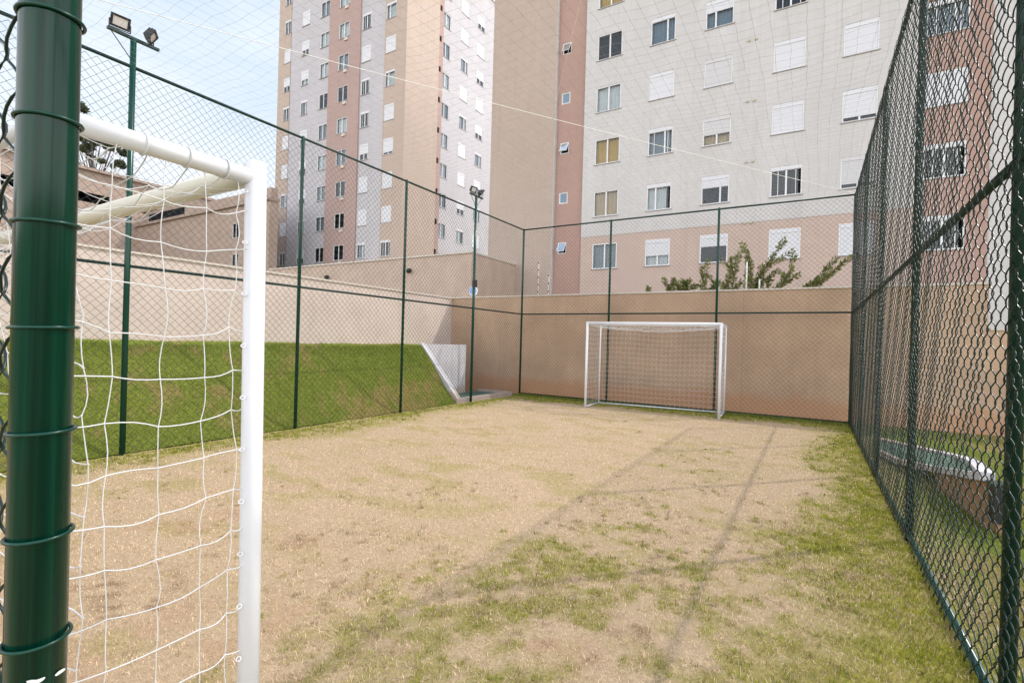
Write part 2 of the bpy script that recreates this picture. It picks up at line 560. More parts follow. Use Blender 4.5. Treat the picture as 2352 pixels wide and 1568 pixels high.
# single blades are mostly straw or mostly green
mix_r = rng.uniform(0, 1, len(x))[:, None]
isg = (rng.uniform(0, 1, len(x)) < g * .8 + .07)[:, None]
ol = (rng.uniform(0, 1, len(x)) < pitch_mottle(x, y))[:, None]
tint = np.where(isg, GREEN * (1 - mix_r) + GREEN2 * 1.15 * mix_r, np.where(ol, OLIVE * (.7 + .5 * mix_r), STRAW * 1.2 * (1 - mix_r) + STRAW2 * 1.12 * mix_r))
dd = -SY * x + CY * y
V, Fc, T = blades(x, y, pitch_z(x, y) - .004, (.028 + .014 * g), .0025 * np.clip(dd / 2.6, 1, 2.6), 1.1 - .35 * g, tint, 3)
fx = rng.uniform(XL + .02, XR - .02, 30000); fy = YB + .02 - np.abs(rng.normal(0, .22, 30000))
ft = np.where(rng.uniform(0, 1, (30000, 1)) < .85, np.array([.15, .19, .025]) * rng.uniform(.7, 1.5, (30000, 1)), OLIVE * .8)
V3, F3, T3 = blades(fx, fy, pitch_z(fx, fy) - .004, .06 * np.ones(30000), .007 * np.ones(30000), .55, ft, 17)
Fc = np.vstack([Fc, F3 + len(V)]); V = np.vstack([V, V3]); T = np.vstack([T, T3])
# upright tufts standing in the greener patches
tx = rng.uniform(XL + .1, XR - .02, 26000); ty = rng.uniform(.9, 12., 26000)
tg, te, *_ = pitch_fields(tx, ty)
k = in_view(tx, ty) & (rng.uniform(0, 1, len(tx)) < np.clip(tg * 1.5 - .22, 0, 1) * np.clip((4.2 / np.maximum(-SY * tx + CY * ty, .5)) ** 1.3, np.where((ty > 11.6) | (tx < XL + .35), .9, .1), 1))
tx, ty = tx[k], ty[k]
nb = 16
ux = np.repeat(tx, nb) + rng.normal(0, .014, len(tx) * nb); uy = np.repeat(ty, nb) + rng.normal(0, .014, len(tx) * nb)
tcol_ = np.where(rng.uniform(0, 1, (len(tx), 1)) < .7, GREEN * rng.uniform(.75, 1.4, (len(tx), 1)), OLIVE * rng.uniform(.6, 1., (len(tx), 1)))
# dry brown tufts among the straw
hx = rng.uniform(XL + .1, XR - .02, 22000); hy = rng.uniform(.9, 11., 22000)
hd = -SY * hx + CY * hy
k = in_view(hx, hy) & (rng.uniform(0, 1, len(hx)) < sm(fbm(hx, hy * 1.3, 2.2, 4, 111), .42, .66) * np.clip((6.2 - hd) / 2.5, 0, 1) * .6 * (.25 + .75 * sm(hx, -4., -1.5)))
hx, hy = hx[k], hy[k]
tx = np.concatenate([tx, hx]); ty = np.concatenate([ty, hy])
tcol_ = np.vstack([tcol_, np.where(rng.uniform(0, 1, (len(hx), 1)) < .6, STRAW * rng.uniform(.6, 1., (len(hx), 1)), OLIVE * rng.uniform(.65, 1., (len(hx), 1)))])
ux = np.repeat(tx, nb) + rng.normal(0, .016, len(tx) * nb); uy = np.repeat(ty, nb) + rng.normal(0, .016, len(tx) * nb)
tc_ = np.repeat(tcol_, nb, axis=0)
ok = (ux < XR - .01) & (ux > XL)
ux, uy, tc_ = ux[ok], uy[ok], tc_[ok]
V2, F2, T2 = blades(ux, uy, pitch_z(ux, uy) - .004, .036 * np.ones(len(ux)), .0032 * np.clip((-SY * ux + CY * uy) / 2.6, 1, 3), .6, tc_, 13)
Fc = np.vstack([Fc, F2 + len(V)]); V = np.vstack([V, V2]); T = np.vstack([T, T2])
dry = np_mesh('dry_grass', V, Fc, M['blades'], tint=T)
tag(dry, 'short worn straw coloured turf with green tufts covering the pitch', 'grass', kind='stuff')

# grass bank beyond the fence on the sunny side
BX0, BX1, BZ = -7.42, -8.62, 1.37


def bank_z(x, y):
    t = np.clip((BX0 - x) / (BX0 - BX1), 0, 1)
    return BZ * (t * t * (3 - 2 * t) * .35 + t * .65) + .05 * (fbm(x, y, 1.7, 3, 31) - .5) * np.minimum(1, t * 3 + .2) + .09 * (fbm(y, x * .3, .9, 3, 35) - .5) * t


BG1, BG2, BBR = np.array([.255, .325, .05]), np.array([.36, .41, .085]), np.array([.56, .42, .20])


def bank_tint(x, y):
    n = fbm(x, y * .6 + x, 1.2, 4, 41)[:, None]; q = fbm(x, y, 6, 3, 42)[:, None]
    b = sm(n * .6 + q * .4, .45, .62) * .7
    return (BG1 * q + BG2 * (1 - q)) * (1 - b) + BBR * b


bank = grid_surface('grass_bank', -10.21, BX0, -4.5, 9.72, .06, bank_z, lambda x, y: bank_tint(x, y) * .8)
tag(bank, None, None, kind='structure')
plateau = grid_surface('grass_terrace', -10.21, -8.70, 9.72, 11.58, .1, lambda x, y: 1.36 + .03 * fbm(x, y, 2, 2, 4), lambda x, y: bank_tint(x, y) * .8)
tag(plateau, None, None, kind='structure')
N = 260000
t = rng.uniform(0, 1, N)
x = np.where(rng.uniform(0, 1, N) < .78, BX0 - t * (BX0 - BX1), BX1 - t * 1.5); y = rng.uniform(.4, 11.55, N)
ok = in_view(x, y) & ((y < 9.7) | (x < -8.75))
x, y = x[ok], y[ok]
tn = bank_tint(x, y); dd = -SY * x + CY * y
V, Fc, T = blades(x, y, np.where(y < 9.7, bank_z(x, y), 1.37) - .006, .05 + .05 * 1.1 * sm(-np.abs(x + 8.65), -.3, 0) * fbm(x, y, 3, 2, 77), .0042 * np.clip(dd / 6, 1, 2.2), .75, tn * 1.1, 5)
bgr = np_mesh('bank_grass', V, Fc, M['blades'], tint=T)
tag(bgr, 'thick green grass with brownish patches on the sloping bank', 'grass', kind='stuff')

# verge beyond the other side fence
verge = grid_surface('verge', XR + .08, 7.5, -1., 12.93, .1, lambda x, y: .02 * (fbm(x, y, 1.2, 3, 61) - .5), lambda x, y: bank_tint(x, y + 40) * .65)
tag(verge, None, None, kind='structure')
N = 130000
x = rng.uniform(XR + .05, 3.2, N); y = rng.uniform(.8, 12.5, N)
ok = in_view(x, y); x, y = x[ok], y[ok]
tn = bank_tint(x, y + 40) * .85
dryish = (rng.uniform(0, 1, len(x)) < sm(-(x - XR), -.5, -.05) * .6)[:, None]
tn = np.where(dryish, STRAW * .95, tn)
V, Fc, T = blades(x, y, .0 * x, .05 * np.ones(len(x)), .004 * np.ones(len(x)), .7, tn, 6)
vgr = np_mesh('verge_grass', V, Fc, M['blades'], tint=T)
tag(vgr, 'green grass strip outside the dark side fence beside a low brown wall', 'grass', kind='stuff')


# ------------------------------------------------------------------ chain-link fences
DIAG = .108


def chain(p0, dirv, nrm, length, z0, z1, per_leg, sides, r, amp):
    half = DIAG / 2
    W = int(length / half); J = int((z1 - z0) / half)
    s = np.linspace(0, J, J * per_leg + 1)
    fr = s % 2; tri = np.where(fr < 1, 1 - 2 * fr, 2 * fr - 3)
    cosn = np.cos(np.pi * s)
    prof = .72 * tri + .28 * cosn
    nz = amp * np.sin(np.pi * s)
    k = np.arange(W)
    sgn = np.where(k % 2 == 0, 1., -1.)[:, None]
    jit = rng.normal(0, .0016, (W, len(s)))
    a = (k[:, None] + .5) * half + sgn * prof[None] * (half / 2 + r * .7) + jit
    lean = .006 * np.sin(k * .11)[:, None] * np.sin(np.pi * s / J)[None]
    b = sgn * nz[None] + lean * 1.5 + .004 * np.sin(k[:, None] * .7 + s[None] * .31)
    z = np.broadcast_to(z0 + s[None] * half, a.shape) + .004 * np.sin(k[:, None] * .23 + s[None] * .19)
    P = np.array(p0)[None, None] + a[..., None] * np.array(dirv) + b[..., None] * np.array(nrm)
    P[..., 2] = z
    return np_tubes(P, r, sides)


ZT, ZM = 4.84, 2.36
POSTS_Y = [.19, 2.74, 5.21, 7.68, 10.15]
PR = .028


def post_mesh(parent, x, y, z1, r=PR, mat='green', cap=True):
    b = MB(); b.tube([(x, y, -.05), (x, y, z1 - .012), (x, y, z1)], [r, r, r * .8], 20)
    return b.build('post', M[mat], parent, smooth=True)


def rail(parent, name, a, b_, r, mat='green_rail'):
    b = MB(); b.tube([a, Vector(a).lerp(Vector(b_), .5), b_], r, 14)
    return b.build(name, M[mat], parent, smooth=True)


# fence on the bank side
fl = thing('chain_link_fence', 'tall green chain link side fence along the foot of the grass bank', 'fence', (XL, 6, 0), 'fences enclosing the pitch')
for yy in (.19, 5.21, 7.68):
    post_mesh(fl, XL, yy, 4.87)
rail(fl, 'top_rail', (XL, .19, ZT), (XL, YB, ZT), .021)
rail(fl, 'middle_rail', (XL, .19, ZM), (XL, YB, ZM), .019)
V, Fc = chain((XL + .034, .2, 0), (0, 1, 0), (1, 0, 0), YB - .22, .03, ZT - .01, 2, 4, .0024, .004)
np_mesh('wire_mesh', V, Fc, M['wire'], fl)
# fence behind the far goal
fb = thing('chain_link_fence', 'tall green chain link end fence behind the far goal', 'fence', (-3.3, YB, 0), 'fences enclosing the pitch')
for xx in (XL, -4.655, -1.97, XR):
    post_mesh(fb, xx, YB, 4.87)
rail(fb, 'top_rail', (XL, YB, ZT), (XR, YB, ZT), .021)
rail(fb, 'middle_rail', (XL, YB, ZM), (XR, YB, ZM), .019)
rail(fb, 'bottom_rail', (XL, YB, .04), (XR, YB, .04), .019)
V, Fc = chain((XL, YB - .034, 0), (1, 0, 0), (0, -1, 0), XR - XL, .03, ZT - .01, 2, 4, .0024, .004)
np_mesh('wire_mesh', V, Fc, M['wire'], fb)
# near side fence, seen along its length
fr_ = thing('chain_link_fence', 'dark green chain link side fence running close beside the viewer to the far corner', 'fence', (XR, 6, 0), 'fences enclosing the pitch')
for yy in POSTS_Y[1:]:
    post_mesh(fr_, XR, 2.82 if yy == 2.74 else yy, 4.87, mat='green_rail')
post_mesh(fr_, XR, .19, 4.87)
rail(fr_, 'top_rail', (XR, .19, ZT), (XR, YB, ZT), .021)
rail(fr_, 'middle_rail', (XR, .19, ZM), (XR, YB, ZM), .021)
rail(fr_, 'bottom_rail', (XR, .19, .045), (XR, YB, .045), .022, 'green')
V, Fc = chain((XR - .036, .2, 0), (0, 1, 0), (-1, 0, 0), YB - .22, .03, ZT - .01, 5, 6, .0029, .0075)
np_mesh('wire_mesh', V, Fc, M['wire'], fr_, smooth=True)
# end fence with the gateway the viewer looks through
GX, GY = -.69, .19
ff = thing('chain_link_fence', 'green chain link end fence whose thick gate post stands close to the viewer', 'fence', (-4, GY, 0), 'fences enclosing the pitch')
b = MB(); b.tube([(GX + .017, GY, -.05), (GX - .0050, GY - .0005, 2.), (GX - .026, GY - .001, 4.87)], .0248, 48)
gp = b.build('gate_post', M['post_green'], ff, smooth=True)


def on_post(px, py):
    d_ = ray(px, py); c_ = (GX + .017 - .011 * 1.18, GY); a_ = d_.x ** 2 + d_.y ** 2; b2_ = -2 * (d_.x * c_[0] + d_.y * c_[1]); k_ = c_[0] ** 2 + c_[1] ** 2 - .0252 ** 2
    t_ = (-b2_ - math.sqrt(max(0, b2_ * b2_ - 4 * a_ * k_))) / (2 * a_)
    return d_ * t_ + Vector((0, 0, H))


for outline in (((126, 1549), (134, 1541), (143, 1535), (150, 1533), (150, 1537), (143, 1543), (134, 1549), (128, 1552)),
                ((60, 1563), (72, 1560), (84, 1560), (96, 1556), (103, 1553), (104, 1556), (98, 1562), (90, 1567), (76, 1571), (64, 1570))):
    mb = MB(); n_ = len(outline) // 2
    for i in range(n_ - 1):
        mb.quad(on_post(*outline[i]), on_post(*outline[i + 1]), on_post(*outline[-2 - i]), on_post(*outline[-1 - i]))
    mb.build('paint_chip', M['pole_white'], gp)
for xx in (-2.9, -5.1):
    post_mesh(ff, xx, GY, 4.87)
rail(ff, 'top_rail', (XL, GY, ZT), (XR, GY, ZT), .021)
rail(ff, 'middle_rail', (XL, GY, ZM), (GX - .026, GY, ZM), .021)
rail(ff, 'bottom_rail', (XL, GY, .045), (GX - .026, GY, .045), .021)
b = MB(); b.tube([(GX - .02, GY - .016, 1.172), (GX - .08, GY - .016, 1.172)], .006, 12)
b.build('latch_pin', M['green'], ff, smooth=True)
V, Fc = chain((XL, GY + .03, 0), (1, 0, 0), (0, 1, 0), GX - .035 - XL, .03, ZT - .01, 5, 7, .0021, .0065)
np_mesh('wire_mesh', V, Fc, M['wire'], ff, smooth=True)
zz = .255
while zz < 4.8:
    b = MB()
    n = 40; pts = []
    for i in range(n + 1):
        w = 2 * math.pi * i / n + 2.6
        gx_ = GX + .017 - .011 * zz if zz < 2 else GX - .005 - .0073 * (zz - 2); pts.append((gx_ + math.cos(w) * .0268, GY + math.sin(w) * .0268, zz + random.uniform(-.0002, .0002) + .004 * (i / n - .5)))
    pts.append((GX - .037, GY + .034, zz + .012)); pts.append((GX - .05, GY + .034, zz + .03))
    b.tube(pts, .0019, 8)
    b.build('tie_wire', M['green'], ff, smooth=True)
    zz += DIAG

# ------------------------------------------------------------------ net over the pitch and its two ropes
def roof_z(x, y):
    u = (x - XL) / (XR - XL); v = (y - YF) / (YB - YF)
    on_diag = np.minimum(np.abs(u - v), np.abs(u + v - 1))
    sag = .16 * np.minimum(1, on_diag * 2.2) * np.clip(np.minimum(np.minimum(u, 1 - u), np.minimum(v, 1 - v)) * 6, 0, 1)
    return 4.83 - sag + .012 * np.sin(x * 7 + y * 3)


S = .15
xs = np.arange(XL, XR + .01, S); ys = np.arange(YF, YB + .01, S)
A, B_ = np.meshgrid(xs, ys, indexing='ij')
A2 = A + rng.normal(0, .006, A.shape) + .02 * np.sin(B_ * 1.3); B2 = B_ + rng.normal(0, .006, A.shape) + .02 * np.sin(A * 1.7)
Pn = np.stack([A2, B2, roof_z(A2, B2)], -1)
V1, F1 = np_tubes(Pn, .0009, 3); V2, F2 = np_tubes(Pn.transpose(1, 0, 2), .0009, 3)
rn = np_mesh('overhead_net', np.vstack([V1, V2]), np.vstack([F1, F2 + len(V1)]), M['net'], loc=(-3.3, 6.4, 4.83))
tag(rn, 'thin grey square mesh net stretched over the top of the pitch', 'net')


def rope(a, b_, r, label):
    pts = []
    for i in range(25):
        t_ = i / 24; q = Vector(a).lerp(Vector(b_), t_); q.z -= .06 * 4 * t_ * (1 - t_); pts.append(q)
    m_ = MB(); m_.tube(pts, r, 8)
    o = m_.build('support_rope', M['cable'], None, loc=(-3.3, 6.4, 4.8), smooth=True)
    return tag(o, label, 'rope', 'ropes holding up the overhead net')


rope((XR, YB, 4.86), (XL, YF, 4.86), .0042, 'bright white rope sloping down to the corner above the dark side fence')
rope((XR, YF, 4.86), (XL, YB, 4.86), .0025, 'thin pale rope crossing the rose brown strip of the large grey white building')

# ------------------------------------------------------------------ goals
def cord_panel(P, r, n=5, sub=3, wav=.008, seed=1):
    """P: (rows, cols, 3) knots -> cords along both directions, sagging a little between knots"""
    rr = np.random.default_rng(seed)
    out_v, out_f, off = [], [], 0
    for Q in (P, P.transpose(1, 0, 2)):
        W, K, _ = Q.shape
        t = np.linspace(0, K - 1, (K - 1) * sub + 1); i0 = np.minimum(t.astype(int), K - 2); f = (t - i0)[None, :, None]
        L = Q[:, i0] * (1 - f) + Q[:, i0 + 1] * f
        sag = np.sin(np.pi * f) * rr.uniform(.1, 1.0, (W, len(t), 1)).mean(1, keepdims=True)
        L = L + sag * np.array([0, 0, -wav]) + np.sin(np.pi * f) * rr.normal(0, wav * .5, (W, K, 3))[:, i0]
        v, fc = np_tubes(L, r if Q is P else r * .72, n); out_v.append(v); out_f.append(fc + off); off += len(v)
    kn = P.reshape(-1, 3)          # knots as little octahedra
    o6 = np.array([[1, 0, 0], [-1, 0, 0], [0, 1, 0], [0, -1, 0], [0, 0, 1], [0, 0, -1]]) * r * 1.9
    v = (kn[:, None] + o6[None]).reshape(-1, 3)
    tr = np.array([[0, 2, 4, 4], [2, 1, 4, 4], [1, 3, 4, 4], [3, 0, 4, 4], [2, 0, 5, 5], [1, 2, 5, 5], [3, 1, 5, 5], [0, 3, 5, 5]])
    ok = tr[:, :3]
    return np.vstack(out_v), np.vstack(out_f), v, (np.arange(len(kn))[:, None, None] * 6 + ok[None]).reshape(-1, 3)


def join_tris(V, Fq, Vk, Ft):
    Fa = np.vstack([Fq[:, [0, 1, 2]], Fq[:, [0, 2, 3]], Ft + len(V)])
    return np.vstack([V, Vk]), Fa


def goal(a, b_, back, label, near, lean=0.):
    """a, b_: post feet; back: vector to the rear frame"""
    a, b_, back = Vector(a), Vector(b_), Vector(back)
    g = thing('football_goal', label, 'goal', tuple((a + b_) / 2), 'small white football goals')
    r = .0305; zt = 2.05; U = Vector((0, 0, 1)); rt = .016
    for q in (a, b_):
        ft = q + Vector((lean, 0, 0)) if q == b_ else q          # the light frame stands a little out of plumb
        mb = MB(); mb.tube([ft, ft.lerp(q + U * zt, .5), q + U * (zt + .024), q + U * (zt + .03)], [r, r, r, r * .85], 28); mb.build('post', M['white_metal'], g, smooth=True)
    rc = .034 if near else r
    mb = MB(); mb.tube([a + U * (zt - rc + r), (a + b_) / 2 + U * (zt - rc + r), b_ + U * (zt - rc + r)], rc, 28); mb.build('crossbar', M['bounce_cream_metal' if near else 'white_metal'], g, smooth=True)
    rs = r * .82 if near else .016
    for q in (a, b_):
        top = q + U * (zt - (.02 if near else 0))
        mb = MB(); mb.tube([top, top + back * .5, top + back], rs, 22); mb.build('top_side_bar', M['white_metal'], g, smooth=True)
        mb = MB(); mb.tube([q + back, q + back + U * (zt - .02)], rt, 16); mb.build('rear_post', M['white_metal'], g, smooth=True)
        mb = MB(); mb.tube([q + U * .03, q + back + U * .03], rt, 16); mb.build('ground_side_bar', M['white_metal'], g, smooth=True)
    mb = MB(); mb.tube([a + back + U * .03, b_ + back + U * .03], rt, 16); mb.build('ground_rear_bar', M['white_metal'], g, smooth=True)
    mb = MB(); mb.tube([a + back + U * zt, b_ + back + U * zt], rt, 16); mb.build('top_rear_bar', M['white_metal'], g, smooth=True)
    # the net: rear panel, two side panels, roof panel
    rad = .0017 if near else .0022
    cell = .108
    W = (b_ - a).length; D = back.length; nW = int(W / cell); nD = max(4, int(round(D / .101))); nZ = int(zt / .115)
    rr = np.random.default_rng(5 if near else 6)
    av, bv, kv = np.array(a), np.array(b_), np.array(back)
    Vs, Fs, off = [], [], 0

    def panel(P, seed, jig, wav):
        nonlocal off
        P = P + rr.normal(0, jig, P.shape)
        v, f = join_tris(*cord_panel(P, rad, 6 if near else 4, 4 if near else 2, wav, seed))
        Vs.append(v); Fs.append(f + off); off += len(v)
    s = np.linspace(0, 1, nW + 1); zz_ = np.linspace(.02, zt, nZ + 1); dd_ = np.linspace(0, 1, nD + 1)
    jig, wav = (.0045, .009) if near else (.006, .006)
    # rear
    P = av[None, None] + kv + s[None, :, None] * (bv - av) + np.zeros((nZ + 1, 1, 1))
    P[..., 2] = zz_[:, None] + .03 * np.sin(s * 9)[None] * (zz_ / zt)[:, None]
    P[..., :2] += (kv[:2] / D)[None, None] * (-.07 * np.sin(np.pi * zz_ / zt))[:, None, None]
    panel(P, 1, jig, wav)
    for q, sd in ((av, 2), (bv, 3)):
        sf = np.array([.04, .13, .31, .54, .77, .995]) if near else dd_ * .965 + .035
        P = q[None, None] + sf[None, :, None] * kv + np.zeros((nZ + 1, 1, 1))
        if sd == 3:
            P[..., 0] += lean * (1 - zz_ / zt)[:, None]
        P[..., 2] = zz_[:, None] -   .035 * np.sin(np.pi * sf)[None] * (.3 + .7 * (zz_ / zt))[:, None]
        panel(P, sd, jig, wav)
    P = av[None, None] + s[None, :, None] * (bv - av) + dd_[:, None, None] * kv
    sag = .14 * np.sin(np.pi * s)[None] ** .5 * np.sin(np.pi * dd_)[:, None]
    P[..., 2] = zt - .03 - sag + rr.normal(0, .012, sag.shape)
    panel(P, 4, jig, wav)
    np_mesh('net', np.vstack(Vs), np.vstack(Fs), M['rope'], g)
    # hooks that hold the net to the post
    if near:
        for q in (b_,):
            z_ = .12
            while z_ < 2.:
                mb = MB(); dirn = (a - b_).normalized() * 0 + back.normalized()
                mb.ring(q + dirn * (r + .008) + Vector((.012 + lean * (1 - z_ / zt), 0, z_)), 0.0065, .0015, 14, 6, ax=Vector((0, 0, 1)) + dirn * .6 + Vector((.8, 0, 0)))
                mb.build('net_hook', M['white_metal'], g, smooth=True); z_ += .155
            for k in (.2, .42, .64):
                mb = MB(); mb.ring(q + back * k + U * (zt - .02), rs + .003, .0026, 26, 6, ax=back)
                mb.build('net_tie', M['rope'], g, smooth=True)
    return g


goal((-4.55, .89, 0), (-1.48, .89, 0), (0, -.47, 0), 'white goal with sagging knotted net standing close beside the thick gate post', True, .045)
goal((-4.66, 11.19, 0), (-1.69, 11.50, 0), (-.03, .97, 0), 'white goal seen whole at the far end in front of the tan wall', False)


# ------------------------------------------------------------------ floodlight poles in the bank side fence line
def floodlight(parent, c, yaw, tilt):
    n = Vector((math.cos(yaw) * math.cos(tilt), math.sin(yaw) * math.cos(tilt), -math.sin(tilt)))
    h = Vector((-math.sin(yaw), math.cos(yaw), 0)); v = n.cross(h); v = v if v.z > 0 else -v
    c = Vector(c); w, t, k = .098, .074, .03

    def bx(mb, cu, cv, hw, hv, n0, n1):
        p = []
        for nn in (n0, n1):
            for su, sv in ((-1, -1), (1, -1), (1, 1), (-1, 1)):
                p.append(c + h * (cu + su * hw) + v * (cv + sv * hv) + n * nn)
        mb.hexa(p)
    mb = MB(); bx(mb, 0, 0, w * .93, t * .93, -.03, 0)
    for su in (-1, 1):
        bx(mb, su * (w - .012), 0, .012, t, 0, .018)
        bx(mb, 0, su * (t - .012), w - .024, .012, 0, .018)
    for i in range(5):
        bx(mb, (i - 2) * .034, 0, .004, t * .8, -.06, -.035)
    f = mb.build('floodlight', M['lamp_black'], parent)
    mb = MB(); bx(mb, 0, 0, w - .025, t - .025, .001, .009); mb.build('lamp_glass', M['lamp_glass'], f)
    mb = MB()
    for su in (-1, 1):
        mb.tube([c + h * su * (w + .006), c + h * su * (w + .006) - Vector((0, 0, .095))], .007, 6)
    mb.tube([c - h * (w + .006) - Vector((0, 0, .095)), c + h * (w + .006) - Vector((0, 0, .095))], .007, 6)
    mb.build('bracket', M['lamp_black'], f)


def light_pole(x, y, label, box):
    g = thing('floodlight_pole', label, 'floodlight', (x, y, 0), 'floodlight poles in the side fence')
    mb = MB(); mb.tube([(x, y, -.05), (x, y, 2.5), (x, y, 5.17)], .033, 24); mb.build('pole', M['green'], g, smooth=True)
    mb = MB(); mb.box(x - .022, x + .022, y - .27, y + .28, 5.17, 5.2); mb.build('cross_arm', M['green_rail'], g)
    for sgn in ((-1,) if not box else (-1, 1)):
        mb = MB(); mb.tube([(x, y + sgn * .235, 5.17), (x, y + sgn * .03, 4.93)], .006, 8); mb.build('brace', M['lamp_black'], g)
    floodlight(g, (x + .02, y - .15, 5.305), R(-8), R(28))
    floodlight(g, (x + .02, y + .19, 5.305), R(58), R(34))
    if box:
        mb = MB(); mb.box(x + .02, x + .11, y - .10, y - .01, 2.88, 3.06); mb.box(x + .03, x + .10, y - .105, y - .09, 2.9, 3.04)
        mb.build('junction_box', M['black'], g)
    return g


light_pole(XL + .02, 2.78, 'green floodlight pole seen through the net of the near goal', False)
light_pole(XL + .02, 10.15, 'distant green floodlight pole with black junction box near the drain basin', True)

# ------------------------------------------------------------------ boundary walls
w1 = thing('boundary_wall', 'light beige sunlit boundary wall on top of the grass bank', 'wall', (-10.3, 4, 0))
mb = MB(); mb.box(-10.4, -10.2, -8, 13.15, -.1, 2.9); mb.build('wall', M['wall_light'], w1)
mb = MB(); mb.box(-10.42, -10.17, -8, 13.17, 2.9, 2.94); mb.build('capping', M['cap'], w1)
w2 = thing('boundary_wall', 'tan shaded boundary wall with red soil stains behind the far goal', 'wall', (-3, 13.05, 0))
mb = MB(); mb.box(-10.2, 2.9, 12.95, 13.13, -.1, 2.91); mb.box(2.9, 9, 12.95, 13.13, -.1, 2.02); mb.build('wall', M['wall_tan'], w2)
mb = MB(); mb.box(-10.17, 2.93, 12.92, 13.16, 2.91, 2.95); mb.box(2.93, 9, 12.92, 13.16, 2.02, 2.06); mb.build('capping', M['cap'], w2)
for xx in (-1.42, -5.4):
    mb = MB(); mb.box(xx - .006, xx + .006, 12.9475, 12.9505, 0, 2.9); mb.build('joint', M['lowwall'], w2)

# electric fence posts on the tan wall
for px, y0, y1, lab, ins in ((1714, 602, 661, 'tall white electric fence rod on the wall among the shrub leaves', 0), (1744, 641, 660, 'short white rod stub on the wall right of the tall white rod', 0),
                             (1236, 600, 674, 'thin electric fence rod with black insulators left of the rose brown strip', 5), (1260, 628, 674, 'shorter pale electric fence rod at the edge of the rose brown strip', 3)):
    a = on_y(px, y1, 13.03); t_ = on_y(px, y0, 13.03)
    g = thing('electric_fence_post', lab, 'fence post', (a.x, 13.03, 2.95), 'electric fence rods on the end wall')
    mb = MB(); mb.tube([(a.x, 13.03, 2.95), (a.x, 13.03, t_.z)], .018 if ins == 0 else .009, 10); mb.build('rod', M['pole_white'], g, smooth=True)
    for i in range(ins):
        zz = 3.05 + (t_.z - 3.1) * i / max(1, ins - 1)
        mb = MB(); mb.tube([(a.x, 13.015, zz - .02), (a.x, 13.0, zz + .02)], .016, 8); mb.build('insulator', M['black'], g)

# drain basin at the end of the bank
dr = thing('drain_basin', 'whitewashed concrete drain basin with green floor at the end of the grass bank', 'drain', (-8, 10.7, 0))
mb = MB(); mb.box(-8.70, -8.58, 9.74, 11.6, -.05, 1.42); mb.build('retaining_wall', M['white_kerb'], dr)
mb = MB()
mb.hexa([(-8.58, 9.70, .9), (-7.40, 9.70, -.05), (-7.40, 9.86, -.05), (-8.58, 9.86, .9), (-8.62, 9.70, 1.45), (-7.40, 9.70, .10), (-7.40, 9.86, .10), (-8.62, 9.86, 1.45)])
mb.build('sloping_kerb', M['white_kerb'], dr)
mb = MB(); mb.box(-7.55, -7.40, 9.863, 12.3, -.05, .10); mb.box(-8.55, -7.55, 12.18, 12.30, -.05, .10); mb.build('kerb', M['white_kerb'], dr)
mb = MB(); mb.box(-8.577, -7.553, 9.863, 12.177, -.05, .035); mb.build('basin_floor', M['swale'], dr)

# swale and low wall on the verge
sw = thing('drain_channel', 'green painted drain channel with white kerb on a low brown wall outside the side fence', 'drain', (1.2, 7.5, 0))
A_, B1, C1, D1, E1, F1_ = [Vector(q) for q in ((.86, 9.2, .08), (1.03, 8.4, .10), (1.25, 7.5, .22), (1.34, 6.0, .47), (1.62, 8.2, .26), (.98, 10.2, .1))]
mb = MB(); mb.quad(A_, B1, C1, D1, E1, F1_); mb.build('channel_floor', M['swale'], sw)


def strip(mb, pts, w, h):
    for p_, q_ in zip(pts, pts[1:]):
        dv = (q_ - p_); nv = Vector((-dv.y, dv.x, 0)).normalized() * w / 2
        e = dv.normalized() * .02
        mb.hexa([p_ - nv - e - Vector((0, 0, .05)), q_ - nv + e - Vector((0, 0, .05)), q_ + nv + e - Vector((0, 0, .05)), p_ + nv - e - Vector((0, 0, .05)),
                 p_ - nv - e + Vector((0, 0, h)), q_ - nv + e + Vector((0, 0, h)), q_ + nv + e + Vector((0, 0, h)), p_ + nv - e + Vector((0, 0, h))])


mb = MB(); strip(mb, [A_, B1, C1, D1], .06, .02); mb.build('kerb', M['white_kerb'], sw)
mb = MB(); strip(mb, [D1 + Vector((.03, .04, 0)), Vector((1.55, 7.3, .36)), E1, F1_], .11, .022); mb.build('kerb', M['white_kerb'], sw)
mb = MB()
mb.hexa([(1.27, 7.5, -.05), (1.36, 6.0, -.05), (1.42, 6.0, -.05), (1.62, 8.1, -.05), (1.27, 7.5, .165), (1.36, 6.0, .415), (1.42, 6.0, .415), (1.62, 8.1, .2)])
mb.build('low_wall', M['lowwall'], sw)
bx_ = thing('utility_box', 'dark box standing at the end of the low brown wall', 'box', (1.45, 5.9, 0))
mb = MB(); mb.box(1.37, 1.52, 5.82, 5.97, .1, .42); mb.build('box_body', M['black'], bx_)
mb = MB(); mb.box(1.355, 1.535, 5.805, 5.985, .42, .44); mb.build('lid', M['green_rail'], bx_)
mb = MB(); mb.box(1.40, 1.49, 5.85, 5.94, -.04, .1); mb.build('plinth', M['lowwall'], bx_)


# ------------------------------------------------------------------ windows
WCACHE = {}


